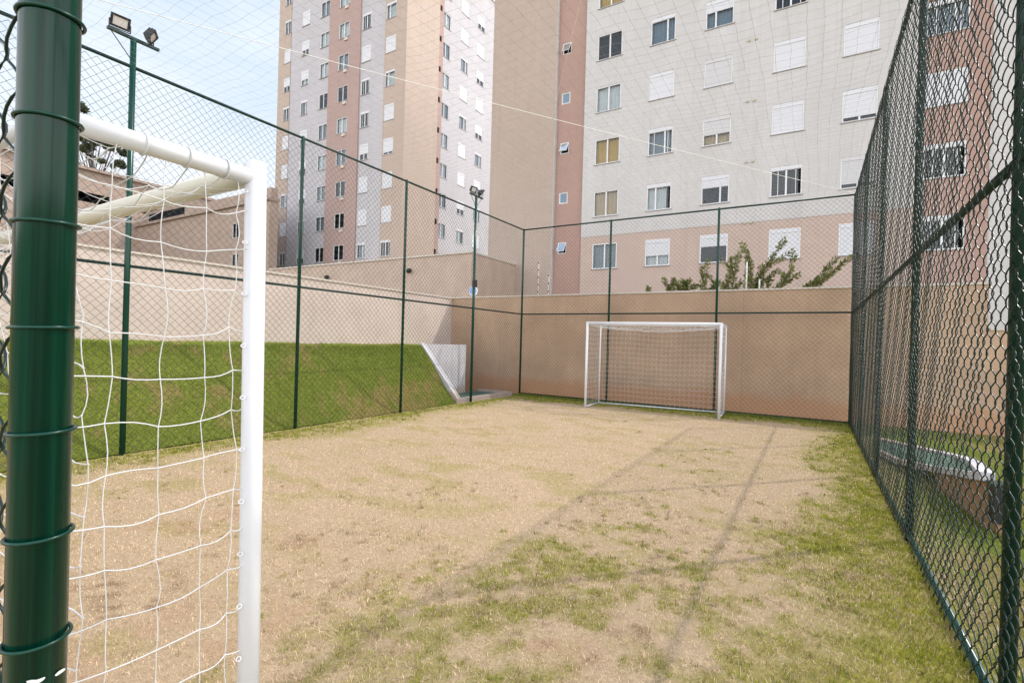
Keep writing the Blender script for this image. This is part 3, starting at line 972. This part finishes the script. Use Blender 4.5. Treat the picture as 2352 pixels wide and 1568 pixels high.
def win_meshes(kind, w, h, cur):
    key = (kind, round(w, 2), round(h, 2), cur)
    if key in WCACHE:
        return WCACHE[key]
    parts = {}
    hw, hh = w / 2, h / 2

    def mk(name, mb, mats):
        me = bpy.data.meshes.new(name); me.from_pydata([tuple(q) for q in mb.v], [], mb.f)
        me.materials.append(mats); me.update(); return me
    fr = MB(); t = .045
    box_h = 0. if kind == 'plain' else .2
    frac = {'plain': 0, 'open': .2 / h, 'half': .62, 'low': .86, 'closed': 1., 'third': .42, 'awning': 0, 'awning_open': 0}[kind]
    if kind.startswith('awning'):
        for s_ in (-1, 1):
            fr.box(s_ * hw - t * (s_ > 0), s_ * hw + t * (s_ < 0), .02, .09, -hh, hh)
        fr.box(-hw + t, hw - t, .02, .09, hh - t, hh); fr.box(-hw + t, hw - t, .02, .09, -hh, -hh + t)
        parts['frame'] = mk('window', fr, M['frame'])
        out = .0 if kind == 'awning' else .26
        sa = MB(); i = hw - t - .005; zt_, zb = hh - t, -hh + t + (.06 if out else 0)
        y0, y1 = .03, .03 - out

        def bar(p, q, th):
            p, q = Vector(p), Vector(q); d_ = (q - p).normalized(); n_ = Vector((0, 1, 0)) if abs(d_.y) < .5 else Vector((0, 0, 1))
            sa.tube([p, q], th, 4)
        for s_ in (-1, 1):
            bar((s_ * i, y0, zt_), (s_ * i, y1, zb), .022)
        bar((-i, y0, zt_), (i, y0, zt_), .022); bar((-i, y1, zb), (i, y1, zb), .026)
        parts['sash'] = mk('sash', sa, M['frame'])
        pa = MB(); pa.quad((-i, y0, zt_), (i, y0, zt_), (i, y1, zb), (-i, y1, zb)); parts['pane'] = mk('pane', pa, M['cur_blue'] if not out else M['glass'])
    else:
        zt_ = hh - frac * h
        for s_ in (-1, 1):
            fr.box(s_ * hw - t * (s_ > 0), s_ * hw + t * (s_ < 0), .015, .1, -hh, hh)
        fr.box(-hw + t, hw - t, .015, .1, hh - t, hh); fr.box(-hw + t, hw - t, .015, .1, -hh, -hh + t)
        if frac < .99:
            top = hh - max(frac * h, t)
            off = {0: 0, 1: .18, 2: -.14}[(len(cur) + int(h * 10) + len(kind)) % 3 if kind in ('open', 'third') else 0]
            fr.box(-.035 + off * w, .035 + off * w, .04, .085, -hh + t, top)
            if kind == 'open' and cur in ('cur_grey', 'none'):
                fr.box(-hw * .52 - .012, -hw * .52 + .012, .05, .08, -hh + t, top); fr.box(hw * .6 - .012, hw * .6 + .012, .05, .08, -hh + t, top)
            pa = MB(); i = hw - t
            pa.quad((-i, .066, -hh + t), (off * w, .066, -hh + t), (off * w, .066, top), (-i, .066, top))
            pa.quad((off * w, .072, -hh + t), (i * (.82 if kind == 'open' else 1), .072, -hh + t), (i * (.82 if kind == 'open' else 1), .072, top), (off * w, .072, top))
            parts['pane'] = mk('pane', pa, M['glass'])
        parts['frame'] = mk('window', fr, M['frame'])
        if frac > 0:
            sh = MB(); zb = hh - frac * h
            sh.box(-hw + .02, hw - .02, .008, .05, hh - .18, hh - .012)
            z_ = hh - .185
            while z_ > zb + .03:                       # slats
                z1_ = max(zb, z_ - .085); sh.box(-hw + t + .004, hw - t - .004, .026, .05, z1_ + .004, z_); z_ = z1_
            sh.box(-hw + t + .004, hw - t - .004, .036, .05, zb, hh - .18)
            parts['shutter'] = mk('shutter', sh, M['shutter'] if cur != 'cur_beige' else M['shutter_grey'])
        si = MB(); si.box(-hw - .05, hw + .05, -.04, .015, -hh - .035, -hh); parts['sill'] = mk('sill', si, M['sill'])
        if cur != 'none' and frac < .8:
            c_ = MB(); n = 26; x0, x1 = -hw + .03, hw - .03
            if cur in ('cur_white', 'cur_ochre', 'cur_beige') and (kind == 'open'):
                x1 = hw * .55
            zt_ = hh - frac * h * .8
            for k in range(n):
                a0, a1 = x0 + (x1 - x0) * k / n, x0 + (x1 - x0) * (k + 1) / n
                f0, f1 = .2 + .02 * math.sin(k * 1.9), .2 + .02 * math.sin((k + 1) * 1.9)
                c_.quad((a0, f0, -hh), (a1, f1, -hh), (a1, f1, zt_), (a0, f0, zt_))
            parts['curtain'] = mk('curtain', c_, M[cur])
    WCACHE[key] = parts
    return parts


def place_window(parent, kind, w, h, cur, pos, rot=0):
    ps = win_meshes(kind, w, h, cur)
    o = bpy.data.objects.new('window', ps['frame']); COL.objects.link(o)
    o.parent = parent; o.location = Vector(pos) - Vector(ORIGIN[parent.name]); o.rotation_euler = (0, 0, rot)
    for k, me in ps.items():
        if k == 'frame':
            continue
        c_ = bpy.data.objects.new(k, me); COL.objects.link(c_); c_.parent = o
    return o


def wall_holes(mb, axis, at, a0, a1, z0, z1, holes, depth=.35):
    """wall sheet with real openings; slot 0 wall, slot 1 dark room behind"""
    A = sorted({a0, a1, *[c + s * w / 2 for c, z, w, h in holes for s in (-1, 1) if a0 < c < a1]})
    Z = sorted({z0, z1, *[z + s * h / 2 for c, z, w, h in holes for s in (-1, 1) if z0 < z + s * h / 2 < z1]})
    P = (lambda a, z, dd=0: (a, at + dd, z)) if axis == 'y' else (lambda a, z, dd=0: (at - dd, a, z))
    hs = [q for q in holes if a0 < q[0] < a1 and z0 < q[1] < z1]
    for a_, b_ in zip(A, A[1:]):
        for c_, d_ in zip(Z, Z[1:]):
            mx, mz = (a_ + b_) / 2, (c_ + d_) / 2
            if any(abs(mx - q[0]) < q[2] / 2 and abs(mz - q[1]) < q[3] / 2 for q in hs):
                continue
            mb.quad(P(a_, c_), P(b_, c_), P(b_, d_), P(a_, d_))
    for c, z, w, h in hs:
        x0_, x1_, y0_, y1_ = c - w / 2, c + w / 2, z - h / 2, z + h / 2
        cs = [(x0_, y0_), (x1_, y0_), (x1_, y1_), (x0_, y1_)]
        for k in range(4):
            p_, q_ = cs[k], cs[(k + 1) % 4]
            mb.slot = 0
            mb.quad(P(*p_), P(*q_), P(*q_, .12), P(*p_, .12))
            mb.slot = 1
            mb.quad(P(*p_, .12), P(*q_, .12), P(*q_, depth), P(*p_, depth))
        mb.slot = 1
        mb.quad(P(x0_, y0_, depth), P(x1_, y0_, depth), P(x1_, y1_, depth), P(x0_, y1_, depth)); mb.slot = 0


# ------------------------------------------------------------------ large grey white building
B2Y = 24.3; STEP = 2.72
b2 = thing('apartment_building', 'long grey white apartment building with pink base behind the tan wall', 'building', (-2, 30, 0))
TOP, TOP2 = 20.75, 23.4
cols = {-9.3: 1.32, -6.58: 1.18, -4.0: 1.2, -1.13: 1.2, 1.42: 1.18, 4.08: 1.26, 7.0: 1.2, 9.8: 1.2, 12.6: 1.2}
state = {  # (column, row) -> shutter state and curtain
    (-9.3, 0): ('plain', 'cur_grey'), (-9.3, 1): ('plain', 'cur_beige'), (-9.3, 2): ('plain', 'cur_ochre'), (-9.3, 3): ('plain', 'cur_white'), (-9.3, 4): ('plain', 'none'), (-9.3, 5): ('plain', 'cur_ochre'),
    (-6.58, 0): ('half', 'cur_white'), (-6.58, 1): ('open', 'cur_white'), (-6.58, 2): ('open', 'cur_grey'), (-6.58, 3): ('closed', 'none'), (-6.58, 4): ('open', 'cur_blue'), (-6.58, 5): ('closed', 'none'),
    (-4.0, 0): ('third', 'none'), (-4.0, 1): ('third', 'none'), (-4.0, 2): ('half', 'cur_beige'), (-4.0, 3): ('closed', 'cur_beige'), (-4.0, 4): ('third', 'cur_blue'), (-4.0, 5): ('open', 'none'),
    (-1.13, 0): ('closed', 'none'), (-1.13, 1): ('open', 'none'), (-1.13, 2): ('closed', 'none'), (-1.13, 3): ('closed', 'none'), (-1.13, 4): ('open', 'none'), (-1.13, 5): ('third', 'none'),
    (1.42, 0): ('closed', 'none'), (1.42, 1): ('low', 'cur_beige'), (1.42, 2): ('low', 'none'), (1.42, 3): ('closed', 'none'), (1.42, 4): ('closed', 'none'), (1.42, 5): ('closed', 'none'),
    (4.08, 0): ('open', 'none'), (4.08, 1): ('open', 'none'), (4.08, 2): ('closed', 'none'), (4.08, 3): ('open', 'cur_grey'), (4.08, 4): ('closed', 'none'), (4.08, 5): ('closed', 'none'),
}
holes = []
for cxx, wd in cols.items():
    for k in range(6):
        kind, cur = state.get((cxx, k), random.choice([('closed', 'none'), ('open', 'none'), ('half', 'cur_white')]))
        z_ = 6.09 + STEP * k; hgt = 1.3
        yo = B2Y - .06 if 3.36 < cxx < 5.34 else B2Y
        holes.append((cxx, z_, wd, hgt)); place_window(b2, kind, wd, hgt, cur, (cxx, yo, z_))
for k in range(5):
    z_ = 6.09 + .62 + STEP * k
    kind = ('awning_open', 'awning', 'awning_open', 'awning', 'awning_open')[k]
    holes.append((-11.79, z_, .52, .62)); place_window(b2, kind, .52, .62, 'none', (-11.79, B2Y + .12, z_))
for nm, a0, a1, z0, z1, off, mtk in (('tan_wall', -16.5, -12.31, 0, TOP2, -.1, 'tan'), ('brown_wall', -12.31, -10.63, 0, TOP2, .12, 'brown'), ('white_wall', -10.63, 3.36, 7.15, TOP, 0, 'facade'),
                                     ('pink_wall', -10.63, 3.36, 0, 7.15, .015, 'pink'), ('brown_wall', 3.36, 5.34, 0, TOP, -.06, 'brown'),
                                     ('white_wall', 5.34, 15, 0, TOP, 0, 'facade')):
    mb = MB(); wall_holes(mb, 'y', B2Y + off, a0, a1, z0, z1, holes)
    if off < 0:
        for xx in (a0, a1):
            if -16 < xx < -13 or xx > 0:
                mb.quad((xx, B2Y + off, z0), (xx, B2Y + .01, z0), (xx, B2Y + .01, z1), (xx, B2Y + off, z1))
    mb.build(nm, [M[mtk], M['dark']], b2)
mb = MB(); mb.box(-16.5, 15, B2Y + .5, 36, 0, TOP); mb.box(-16.5, -10.63, B2Y + .5, 31, TOP + .13, TOP2 - .02); mb.box(-10.66, -10.62, B2Y + .13, B2Y + .5, TOP + .13, TOP2 - .02); mb.box(-12.32, -12.29, B2Y - .098, B2Y + .118, 0, TOP2 - .02); mb.box(-16.498, -16.45, B2Y - .097, B2Y + .5, 0, TOP2 - .02); mb.box(14.95, 15, B2Y, B2Y + .5, 0, TOP)
mb.build('end_wall', M['facade'], b2)
mb = MB(); mb.box(-10.6, 15.1, B2Y - .16, 36.1, TOP, TOP + .12); mb.box(-16.6, -10.6, 31.05, 36.1, TOP, TOP + .12); mb.box(-16.6, -10.55, B2Y - .16, 31.04, TOP2, TOP2 + .12); mb.build('roof', M['cap'], b2)
for k in range(6):
    for xx in (-2.73, -2.45):
        mb = MB(); mb.tube([(xx, B2Y - .04, 7.14 + STEP * k), (xx, B2Y + .02, 7.14 + STEP * k)], .065, 16)
        mb.tube([(xx, B2Y - .055, 7.14 + STEP * k), (xx, B2Y - .04, 7.14 + STEP * k)], .045, 16)
        mb.build('vent', M['vent'], b2)

# ------------------------------------------------------------------ striped tower
TY = 28.5; TZ = 36.6
tw = thing('apartment_tower', 'tall apartment tower with peach, white and brown vertical stripes', 'building', (-36, 36, 0))
tcol = {-42.82: (.95, 's'), -40.17: (1.0, 's'), -37.48: (1.18, 'p'), -34.86: (1.28, 'p'), -32.17: (1.0, 's'), -29.38: (1.1, 's')}
known = {(-42.82, 0): 'open', (-42.82, 5): 'open', (-42.82, 6): 'half', (-42.82, 7): 'closed', (-42.82, 8): 'open', (-40.17, 8): 'closed', (-40.17, 7): 'half', (-40.17, 6): 'half', (-40.17, 5): 'open',
         (-32.17, 0): 'open', (-32.17, 1): 'closed', (-32.17, 2): 'closed', (-32.17, 3): 'half', (-32.17, 4): 'open', (-32.17, 5): 'open', (-32.17, 6): 'closed', (-32.17, 7): 'open', (-32.17, 8): 'open',
         (-29.38, 0): 'open', (-29.38, 1): 'closed', (-29.38, 2): 'closed', (-29.38, 3): 'low', (-29.38, 4): 'closed', (-29.38, 5): 'open', (-29.38, 6): 'closed', (-29.38, 7): 'open', (-29.38, 8): 'low', (-42.82, 1): 'closed', (-42.82, 2): 'open'}
holes = []
rs = random.Random(4)
for xx, (wd, tp) in tcol.items():
    for k in range(10):
        z_ = 8.72 + STEP * k
        if tp == 'p':
            kind, cur = 'plain', rs.choice(['none', 'none', 'cur_white', 'cur_grey'] if k < 5 else ['cur_white', 'cur_white', 'cur_grey', 'none'])
        else:
            kind = known.get((xx, k), rs.choice(['closed', 'open', 'half', 'open'])); cur = rs.choice(['none', 'cur_grey', 'none', 'cur_white'])
        if kind == 'closed': cur = 'none'
        yo = TY - .08 if -36.8 < xx < -32.85 else TY
        holes.append((xx, z_, wd, 1.3)); place_window(tw, kind, wd, 1.3, cur, (xx, yo, z_))
for nm, a0, a1, off, mtk in (('peach_wall', -44.2, -42.33, 0, 'tower_tan'), ('white_wall', -42.33, -36.8, .03, 'tower_white'), ('brown_wall', -36.8, -32.85, -.08, 'tower_brown'),
                             ('white_wall', -32.85, -30.05, .03, 'tower_white'), ('peach_wall', -30.05, -27.67, 0, 'tower_tan')):
    mb = MB(); wall_holes(mb, 'y', TY + off, a0, a1, 0, TZ, holes)
    for xx in (a0, a1):
        if off < 0:
            mb.quad((xx, TY + off, 0), (xx, TY + .029, 0), (xx, TY + .029, TZ), (xx, TY + off, TZ))
    mb.build(nm, [M[mtk], M['dark']], tw)
for k in range(10):
    mb = MB(); mb.box(-34.72, -34.35, TY - .2, TY - .08, 7.72 + STEP * k, 7.95 + STEP * k); mb.build('vent', M['cap'], tw)
# sunlit side
XW = -29.05
holes = []
for yy, wd, tp in ((34.95, 1.25, 'p'), (37.75, 1.15, 's'), (40.4, 1.2, 's')):
    for k in range(10):
        z_ = 8.72 + STEP * k
        if tp == 'p': kind, cur = 'plain', rs.choice(['cur_white', 'cur_grey', 'cur_white'])
        else: kind, cur = rs.choice([('closed', 'none'), ('open', 'cur_grey'), ('open', 'cur_white'), ('closed', 'none'), ('half', 'none')])
        holes.append((yy, z_, wd, 1.3)); place_window(tw, kind, wd, 1.3, cur, (XW, yy, z_), R(90))
mb = MB(); wall_holes(mb, 'x', XW, 34.55, 44.5, 0, TZ, holes); mb.build('white_wall', [M['tower_white'], M['dark']], tw)
mb = MB(); mb.quad((-27.67, TY, 0), (-27.67, 32.42, 0), (-27.67, 32.42, TZ), (-27.67, TY, TZ)); mb.quad((-27.67, 32.42, 0), (XW + .02, 32.42, 0), (XW + .02, 32.42, TZ), (-27.67, 32.42, TZ)); mb.build('peach_wall', M['tower_tan'], tw)
bh = [(34.15, 9.34 + STEP * k, .3, .5) for k in range(10)]
mb = MB(); wall_holes(mb, 'x', XW + .04, 32.42, 34.55, 0, TZ, bh, .2); mb.build('brown_wall', [M['tower_brown'], M['dark']], tw)
mb = MB(); mb.box(-44.2, XW - .4, TY + .5, 44.5, 0, TZ - .02); mb.build('core_wall', M['tower_white'], tw)
mb = MB(); mb.box(-44.3, -27.6, TY - .2, 32.5, TZ, TZ + .15); mb.box(-44.3, XW + .1, 32.5, 44.6, TZ, TZ + .15); mb.build('roof', M['cap'], tw)

# podium wall in front of the tower
pd = thing('garage_podium', 'plain tan garage podium at the foot of the striped tower', 'building', (-23, 23, 0))
mb = MB(); mb.box(-31.4, -14.6, 20, 27.5, 0, 5.9); mb.build('wall', M['podium'], pd)
mb = MB(); mb.box(-31.45, -14.55, 19.93, 27.55, 5.9, 5.98); mb.build('coping', M['cap'], pd)
for px, py in ((751, 637), (940, 622)):
    q = on_y(px, py, 19.9)
    mb = MB()
    for i in range(7):
        a = math.pi * i / 6 - math.pi / 2
    mb.tube([(q.x, 19.85 + .0, q.z - .13), (q.x, 19.85, q.z - .08), (q.x, 19.85, q.z), (q.x, 19.85, q.z + .08), (q.x, 19.85, q.z + .13)], [.04, .11, .14, .11, .04], 16)
    mb.box(q.x - .05, q.x + .05, 19.88, 20.0, q.z + .06, q.z + .12)
    mb.build('wall_lamp', M['black'], pd, smooth=True)

# round blue sign behind the tan wall
q = on_y(1088, 668, 15.5)
sg = thing('round_sign', 'round blue and white sign behind the distant floodlight pole', 'sign', (q.x, 15.5, 0))
mb = MB(); mb.tube([(q.x, 15.5, q.z), (q.x, 15.47, q.z)], .20, 28); mb.build('rim', M['sign_white'], sg)
mb = MB(); mb.tube([(q.x - .02, 15.465, q.z + .01), (q.x - .02, 15.455, q.z + .01)], .155, 28); mb.build('disc', M['sign_blue'], sg)
mb = MB(); mb.tube([(q.x, 15.52, 0), (q.x, 15.52, q.z + .1)], .025, 10); mb.build('sign_post', M['pole_white'], sg)

# ------------------------------------------------------------------ older building beyond the bank
ob = thing('parking_building', 'weathered pinkish building with dark open decks beyond the bank wall', 'building', (-55, 22, 0))
WY = 23.9
hl = [(-42.5, 10.4, 1.0, 1.3), (-42.5, 7.75, 1.0, 1.3), (-42.5, 5.1, 1.0, 1.3)]
mb = MB(); wall_holes(mb, 'y', WY, -61, -37.7, 0, 12.4, hl); mb.quad((-37.7, WY, 0), (-37.7, WY + .75, 0), (-37.7, WY + .75, 12.4), (-37.7, WY, 12.4)); mb.quad((-37.7, WY + .75, 0), (-61, WY + .75, 0), (-61, WY + .75, 12.4), (-37.7, WY + .75, 12.4)); mb.build('wall', [M['old'], M['dark']], ob)
for c_, z_, w_, h_ in hl:
    place_window(ob, 'plain', w_, h_, 'none', (c_, WY, z_))
mb = MB(); mb.box(-61.2, -37.6, WY - .25, WY + .8, 12.4, 12.65); mb.build('ledge', M['roof'], ob)
mb = MB(); mb.box(-61, -37.75, WY + .15, WY + .7, 12.65, 13.5); mb.box(-61, -50, WY + .8, WY + 10, 0, 14.2); mb.build('parapet', M['old'], ob)
mb = MB(); mb.box(-58.5, -51.5, WY + .08, WY + .14, 12.7, 13.5); mb.build('deck_opening', M['dark'], ob)
hl = [(15.0, 14.5, 3.6, .95), (19.5, 14.5, 4.0, .95), (24, 14.5, 3.4, .95)]
mb = MB(); wall_holes(mb, 'x', -61, 4, 34, 0, 17.1, [(c_, z_, w_, h_) for c_, z_, w_, h_ in hl], 2.2); mb.build('side_wall', [M['old'], M['dark']], ob)
mb = MB(); mb.hexa([(-60.6, 3, 17.1), (-60.6, 34, 17.1), (-72, 34, 17.1), (-72, 3, 17.1), (-60.6, 3, 17.35), (-60.6, 34, 17.35), (-72, 34, 18.4), (-72, 3, 18.4)]); mb.build('roof', M['roof'], ob)


# ------------------------------------------------------------------ plants
def leaf_cloud(centres, radii, counts, size, base, var, seed, flat=.75):
    r = np.random.default_rng(seed); Vs, Fs, Ts, off = [], [], [], 0
    for c, ra, n in zip(centres, radii, counts):
        dirs = r.normal(0, 1, (n, 3)); dirs /= np.linalg.norm(dirs, axis=1, keepdims=True)
        pos = np.array(c) + dirs * (r.uniform(.1, 1, (n, 1)) ** .5) * ra * np.array([1, 1, flat])
        a = r.normal(0, 1, (n, 3)); a /= np.linalg.norm(a, axis=1, keepdims=True)
        b = np.cross(a, r.normal(0, 1, (n, 3))); b /= np.linalg.norm(b, axis=1, keepdims=True)
        s = size * r.uniform(.6, 1.4, (n, 1))
        V = np.stack([pos - a * s, pos + b * s * .38, pos + a * s, pos - b * s * .38], 1)
        Vs.append(V.reshape(-1, 3)); Fs.append(np.arange(n * 4).reshape(n, 4) + off); off += n * 4
        t = np.array(base) * (1 + r.normal(0, var, (n, 1))) * r.uniform(.8, 1.2)
        t[:, 0:1] *= r.uniform(.85, 1.3, (n, 1))
        Ts.append(np.repeat(np.clip(t, .01, 1), 4, axis=0))
    return np.vstack(Vs), np.vstack(Fs), np.vstack(Ts)


# tall tree far behind
TYY = 25.
def tree(label, clumps, base_px, dens, size, leafcol, Y, seed):
    base = on_y(*base_px, Y); rr = random.Random(seed)
    g = thing('tree', label, 'tree', (base.x, Y, 0), 'trees far behind the bank')
    cs = []
    for px, py, rp in clumps:
        q = on_y(px, py, Y + rr.uniform(-2, 2)); dep = -SY * q.x + CY * q.y
        cs.append((q, rp / F * dep))
    mb = MB(); z0 = min(c.z for c, _ in cs)
    mb.tube([(base.x, Y, -.2), (base.x + .2, Y, z0 * .5), (base.x - .1, Y, z0), (base.x, Y, z0 + 3)], [.45, .36, .26, .12], 10)
    for c, ra in cs:
        st = Vector((base.x, Y, z0 * rr.uniform(.85, 1.05)))
        mb.tube([st, st.lerp(c, .5) + Vector((0, 0, -.4)), c], [.06, .045, .02], 6)
    mb.build('trunk', M['bark'], g, smooth=True)
    V, Fc, T = leaf_cloud([tuple(c) for c, _ in cs], [r_ for _, r_ in cs], [int(dens * r_ * r_) for _, r_ in cs], size, leafcol, .3, seed, .7)
    np_mesh('crown', V, Fc, M['leaves'], g, tint=T)


rt = random.Random(3)
cl = [(150, 240, 26), (178, 243, 17), (192, 252, 11), (120, 270, 30)]
for i in range(46):
    px = rt.uniform(95, 288); py = 318 + (px - 175) * .28 + rt.uniform(-38, 42)
    cl.append((px, py, rt.uniform(5, 12)))
tree('eucalyptus like tree with airy clumped crown rising above the weathered building', cl, (205, 640), 700, .2, (.055, .068, .03), TYY, 8)

# shrub behind the tan wall
K8 = 850 / 2352 / 1.6327


def s8(x, y, Y):
    return on_y(1470 + K8 * x, 520.6 + K8 * y, Y)


def shrub(label, stems, base, Y, seed, n_leaf=1.0):
    rr = random.Random(seed); r2 = np.random.default_rng(seed)
    g = thing('shrub', label, 'shrub', tuple(base), 'shrubs behind the tan wall')
    mb = MB(); Vs, Fs, Ts, off = [], [], [], 0
    for st in stems:
        pts = [s8(*q, Y + rr.uniform(-.25, .25)) for q in st]
        b0 = Vector(base) + Vector((rr.uniform(-.15, .15), rr.uniform(-.15, .15), 0))
        path = [b0, b0.lerp(pts[0], .6) + Vector((0, 0, .2))] + pts
        mb.tube(path, [.02] + [.014] * (len(path) - 2) + [.003], 6)
        # leaves in two ranks along the visible part of the stem
        P = [np.array(q) for q in path[1:]]
        seg = [np.linalg.norm(b - a) for a, b in zip(P, P[1:])]; tot = sum(seg)
        n = int(tot * 165 * n_leaf)
        for i in range(n):
            u = r2.uniform(0, tot); k = 0
            while u > seg[k] and k < len(seg) - 1:
                u -= seg[k]; k += 1
            f = u / seg[k]; c = P[k] * (1 - f) + P[k + 1] * f; ax = (P[k + 1] - P[k]) / seg[k]
            side = np.cross(ax, r2.normal(0, 1, 3)); side /= np.linalg.norm(side)
            ld = side * .8 + ax * .7 + np.array([0, 0, -.15]); ld /= np.linalg.norm(ld)
            L = .085 * r2.uniform(.6, 1.25); w = np.cross(ld, r2.normal(0, 1, 3)); w /= np.linalg.norm(w); w *= L * .21
            c = c + side * r2.uniform(.0, .035)
            m_ = c + ld * L * .5
            Vs.append(np.array([c, m_ + w, c + ld * L, m_ - w])); Fs.append(np.arange(4) + off); off += 4
            t = (np.array([.17, .215, .05]) if r2.uniform() < .75 else np.array([.28, .22, .10])) * r2.uniform(.6, 1.35)
            Ts.append(np.repeat(t[None], 4, 0))
    mb.build('stem', M['twig'], g, smooth=True)
    np_mesh('foliage', np.vstack(Vs), np.array(Fs), M['leaves'], g, tint=np.vstack(Ts))


YS = 13.75
shrub('tall leafy shrub with many upright sprays rising above the tan wall', [
    [(660, 660), (690, 500), (705, 340)], [(640, 650), (660, 520), (640, 420)], [(860, 650), (960, 460), (850, 345)], [(960, 640), (980, 500), (1040, 250)], [(900, 640), (940, 420), (960, 320)],
    [(1150, 640), (1150, 380), (1060, 165)], [(1090, 640), (1120, 420), (1110, 260)], [(1130, 640), (1300, 430), (1590, 250)], [(1220, 560), (1380, 300), (1510, 125)], [(1180, 640), (1280, 560), (1440, 450)],
    [(1430, 640), (1560, 480), (1590, 300)], [(1400, 640), (1530, 560), (1660, 495)], [(1450, 640), (1500, 560), (1480, 480)], [(770, 650), (760, 560), (720, 520)], [(1250, 640), (1240, 540), (1260, 400)],
    [(900, 660), (860, 600), (800, 590)], [(1000, 660), (1020, 600), (1060, 560)], [(1320, 650), (1330, 560), (1360, 540)], [(700, 660), (760, 620), (820, 560)]],
    (s8(1100, 640, YS).x, YS, 0), YS, 21, 1.1)
shrub('low leafy shrub with reddish tips beside the tall shrub over the tan wall', [[(320, 680), (280, 600), (240, 535)], [(350, 680), (340, 600), (350, 540)], [(430, 670), (400, 610), (370, 580)], [(450, 670), (470, 600), (520, 545)], [(500, 670), (540, 610), (590, 620)], [(90, 690), (85, 660), (90, 630)], [(470, 670), (480, 610), (440, 560)], [(400, 680), (420, 640), (480, 580)]],
      (s8(400, 660, YS).x, YS, 0), YS, 22, 1.5)
shrub('two long arching leafy sprays at the fence corner above the tan wall', [[(1720, 620), (1880, 520), (2030, 325)], [(1780, 620), (1960, 500), (2100, 380), (2240, 280)], [(1830, 615), (1900, 540), (1990, 470)], [(1740, 620), (1790, 590), (1860, 570)]],
      (s8(1760, 640, YS).x, YS, 0), YS, 23, 1.3)

# ------------------------------------------------------------------ light
SUNV = Vector((.55, .60, 1.)).normalized()
sun_d = bpy.data.lights.new('sun', 'SUN'); sun = bpy.data.objects.new('sun', sun_d); COL.objects.link(sun)
sun_d.energy = 1.5; sun_d.angle = R(1.1); sun_d.color = (1, .95, .88)
sun.rotation_euler = SUNV.to_track_quat('Z', 'Y').to_euler(); sun.location = (20, 20, 40)
w = bpy.data.worlds.new('World'); scene.world = w; w.use_nodes = True
nt = w.node_tree; nt.nodes.clear()
out = nt.nodes.new('ShaderNodeOutputWorld'); bg = nt.nodes.new('ShaderNodeBackground'); bg.inputs[1].default_value = .15
nt.links.new(bg.outputs[0], out.inputs[0])
sky = nt.nodes.new('ShaderNodeTexSky'); sky.sky_type = 'NISHITA'; sky.sun_disc = False
sky.sun_elevation = math.asin(SUNV.z); sky.sun_rotation = math.atan2(SUNV.x, SUNV.y)
sky.air_density = 1.; sky.dust_density = 1.2; sky.ozone_density = 1.2
tc = nt.nodes.new('ShaderNodeTexCoord')
mp = node(nt, 'ShaderNodeMapping'); mp.inputs['Scale'].default_value = (1, 1, 2.4)
nt.links.new(tc.outputs['Generated'], mp.inputs[0])
cn = noise(nt, mp.outputs[0], 2.2, 7, .6)
sp = nt.nodes.new('ShaderNodeSeparateXYZ'); nt.links.new(tc.outputs['Generated'], sp.inputs[0])
hz = ramp(nt, sp.outputs[2], .02, .75, (.62,) * 3, (0, 0, 0))
add = node(nt, 'ShaderNodeMath', _operation='ADD'); nt.links.new(cn, add.inputs[0]); nt.links.new(hz, add.inputs[1])
cf = ramp(nt, add.outputs[0], .42, .95)
# a paler blue gap in the cloud over the tower, brighter cloud elsewhere
dt = node(nt, 'ShaderNodeVectorMath', _operation='DOT_PRODUCT'); dt.inputs[1].default_value = Vector((-.80, .46, .40)).normalized()
nt.links.new(tc.outputs['Generated'], dt.inputs[0])
gap = ramp(nt, dt.outputs['Value'], .25, .85)
ccol = mixc(nt, gap, (11.8, 11.8, 12.0), (3.5, 3.75, 4.1))
skyc = mixc(nt, gap, sky.outputs[0], mixc(nt, .7, sky.outputs[0], (2.35, 2.95, 3.5)))
cmix = mixc(nt, cf, skyc, ccol)
nt.links.new(cmix, bg.inputs[0])

scene.view_settings.view_transform = 'Standard'
scene.view_settings.look = 'None'
scene.view_settings.gamma = 1
scene.view_settings.exposure = .9
scene.cycles.max_bounces = 6
scene.cycles.transparent_max_bounces = 12
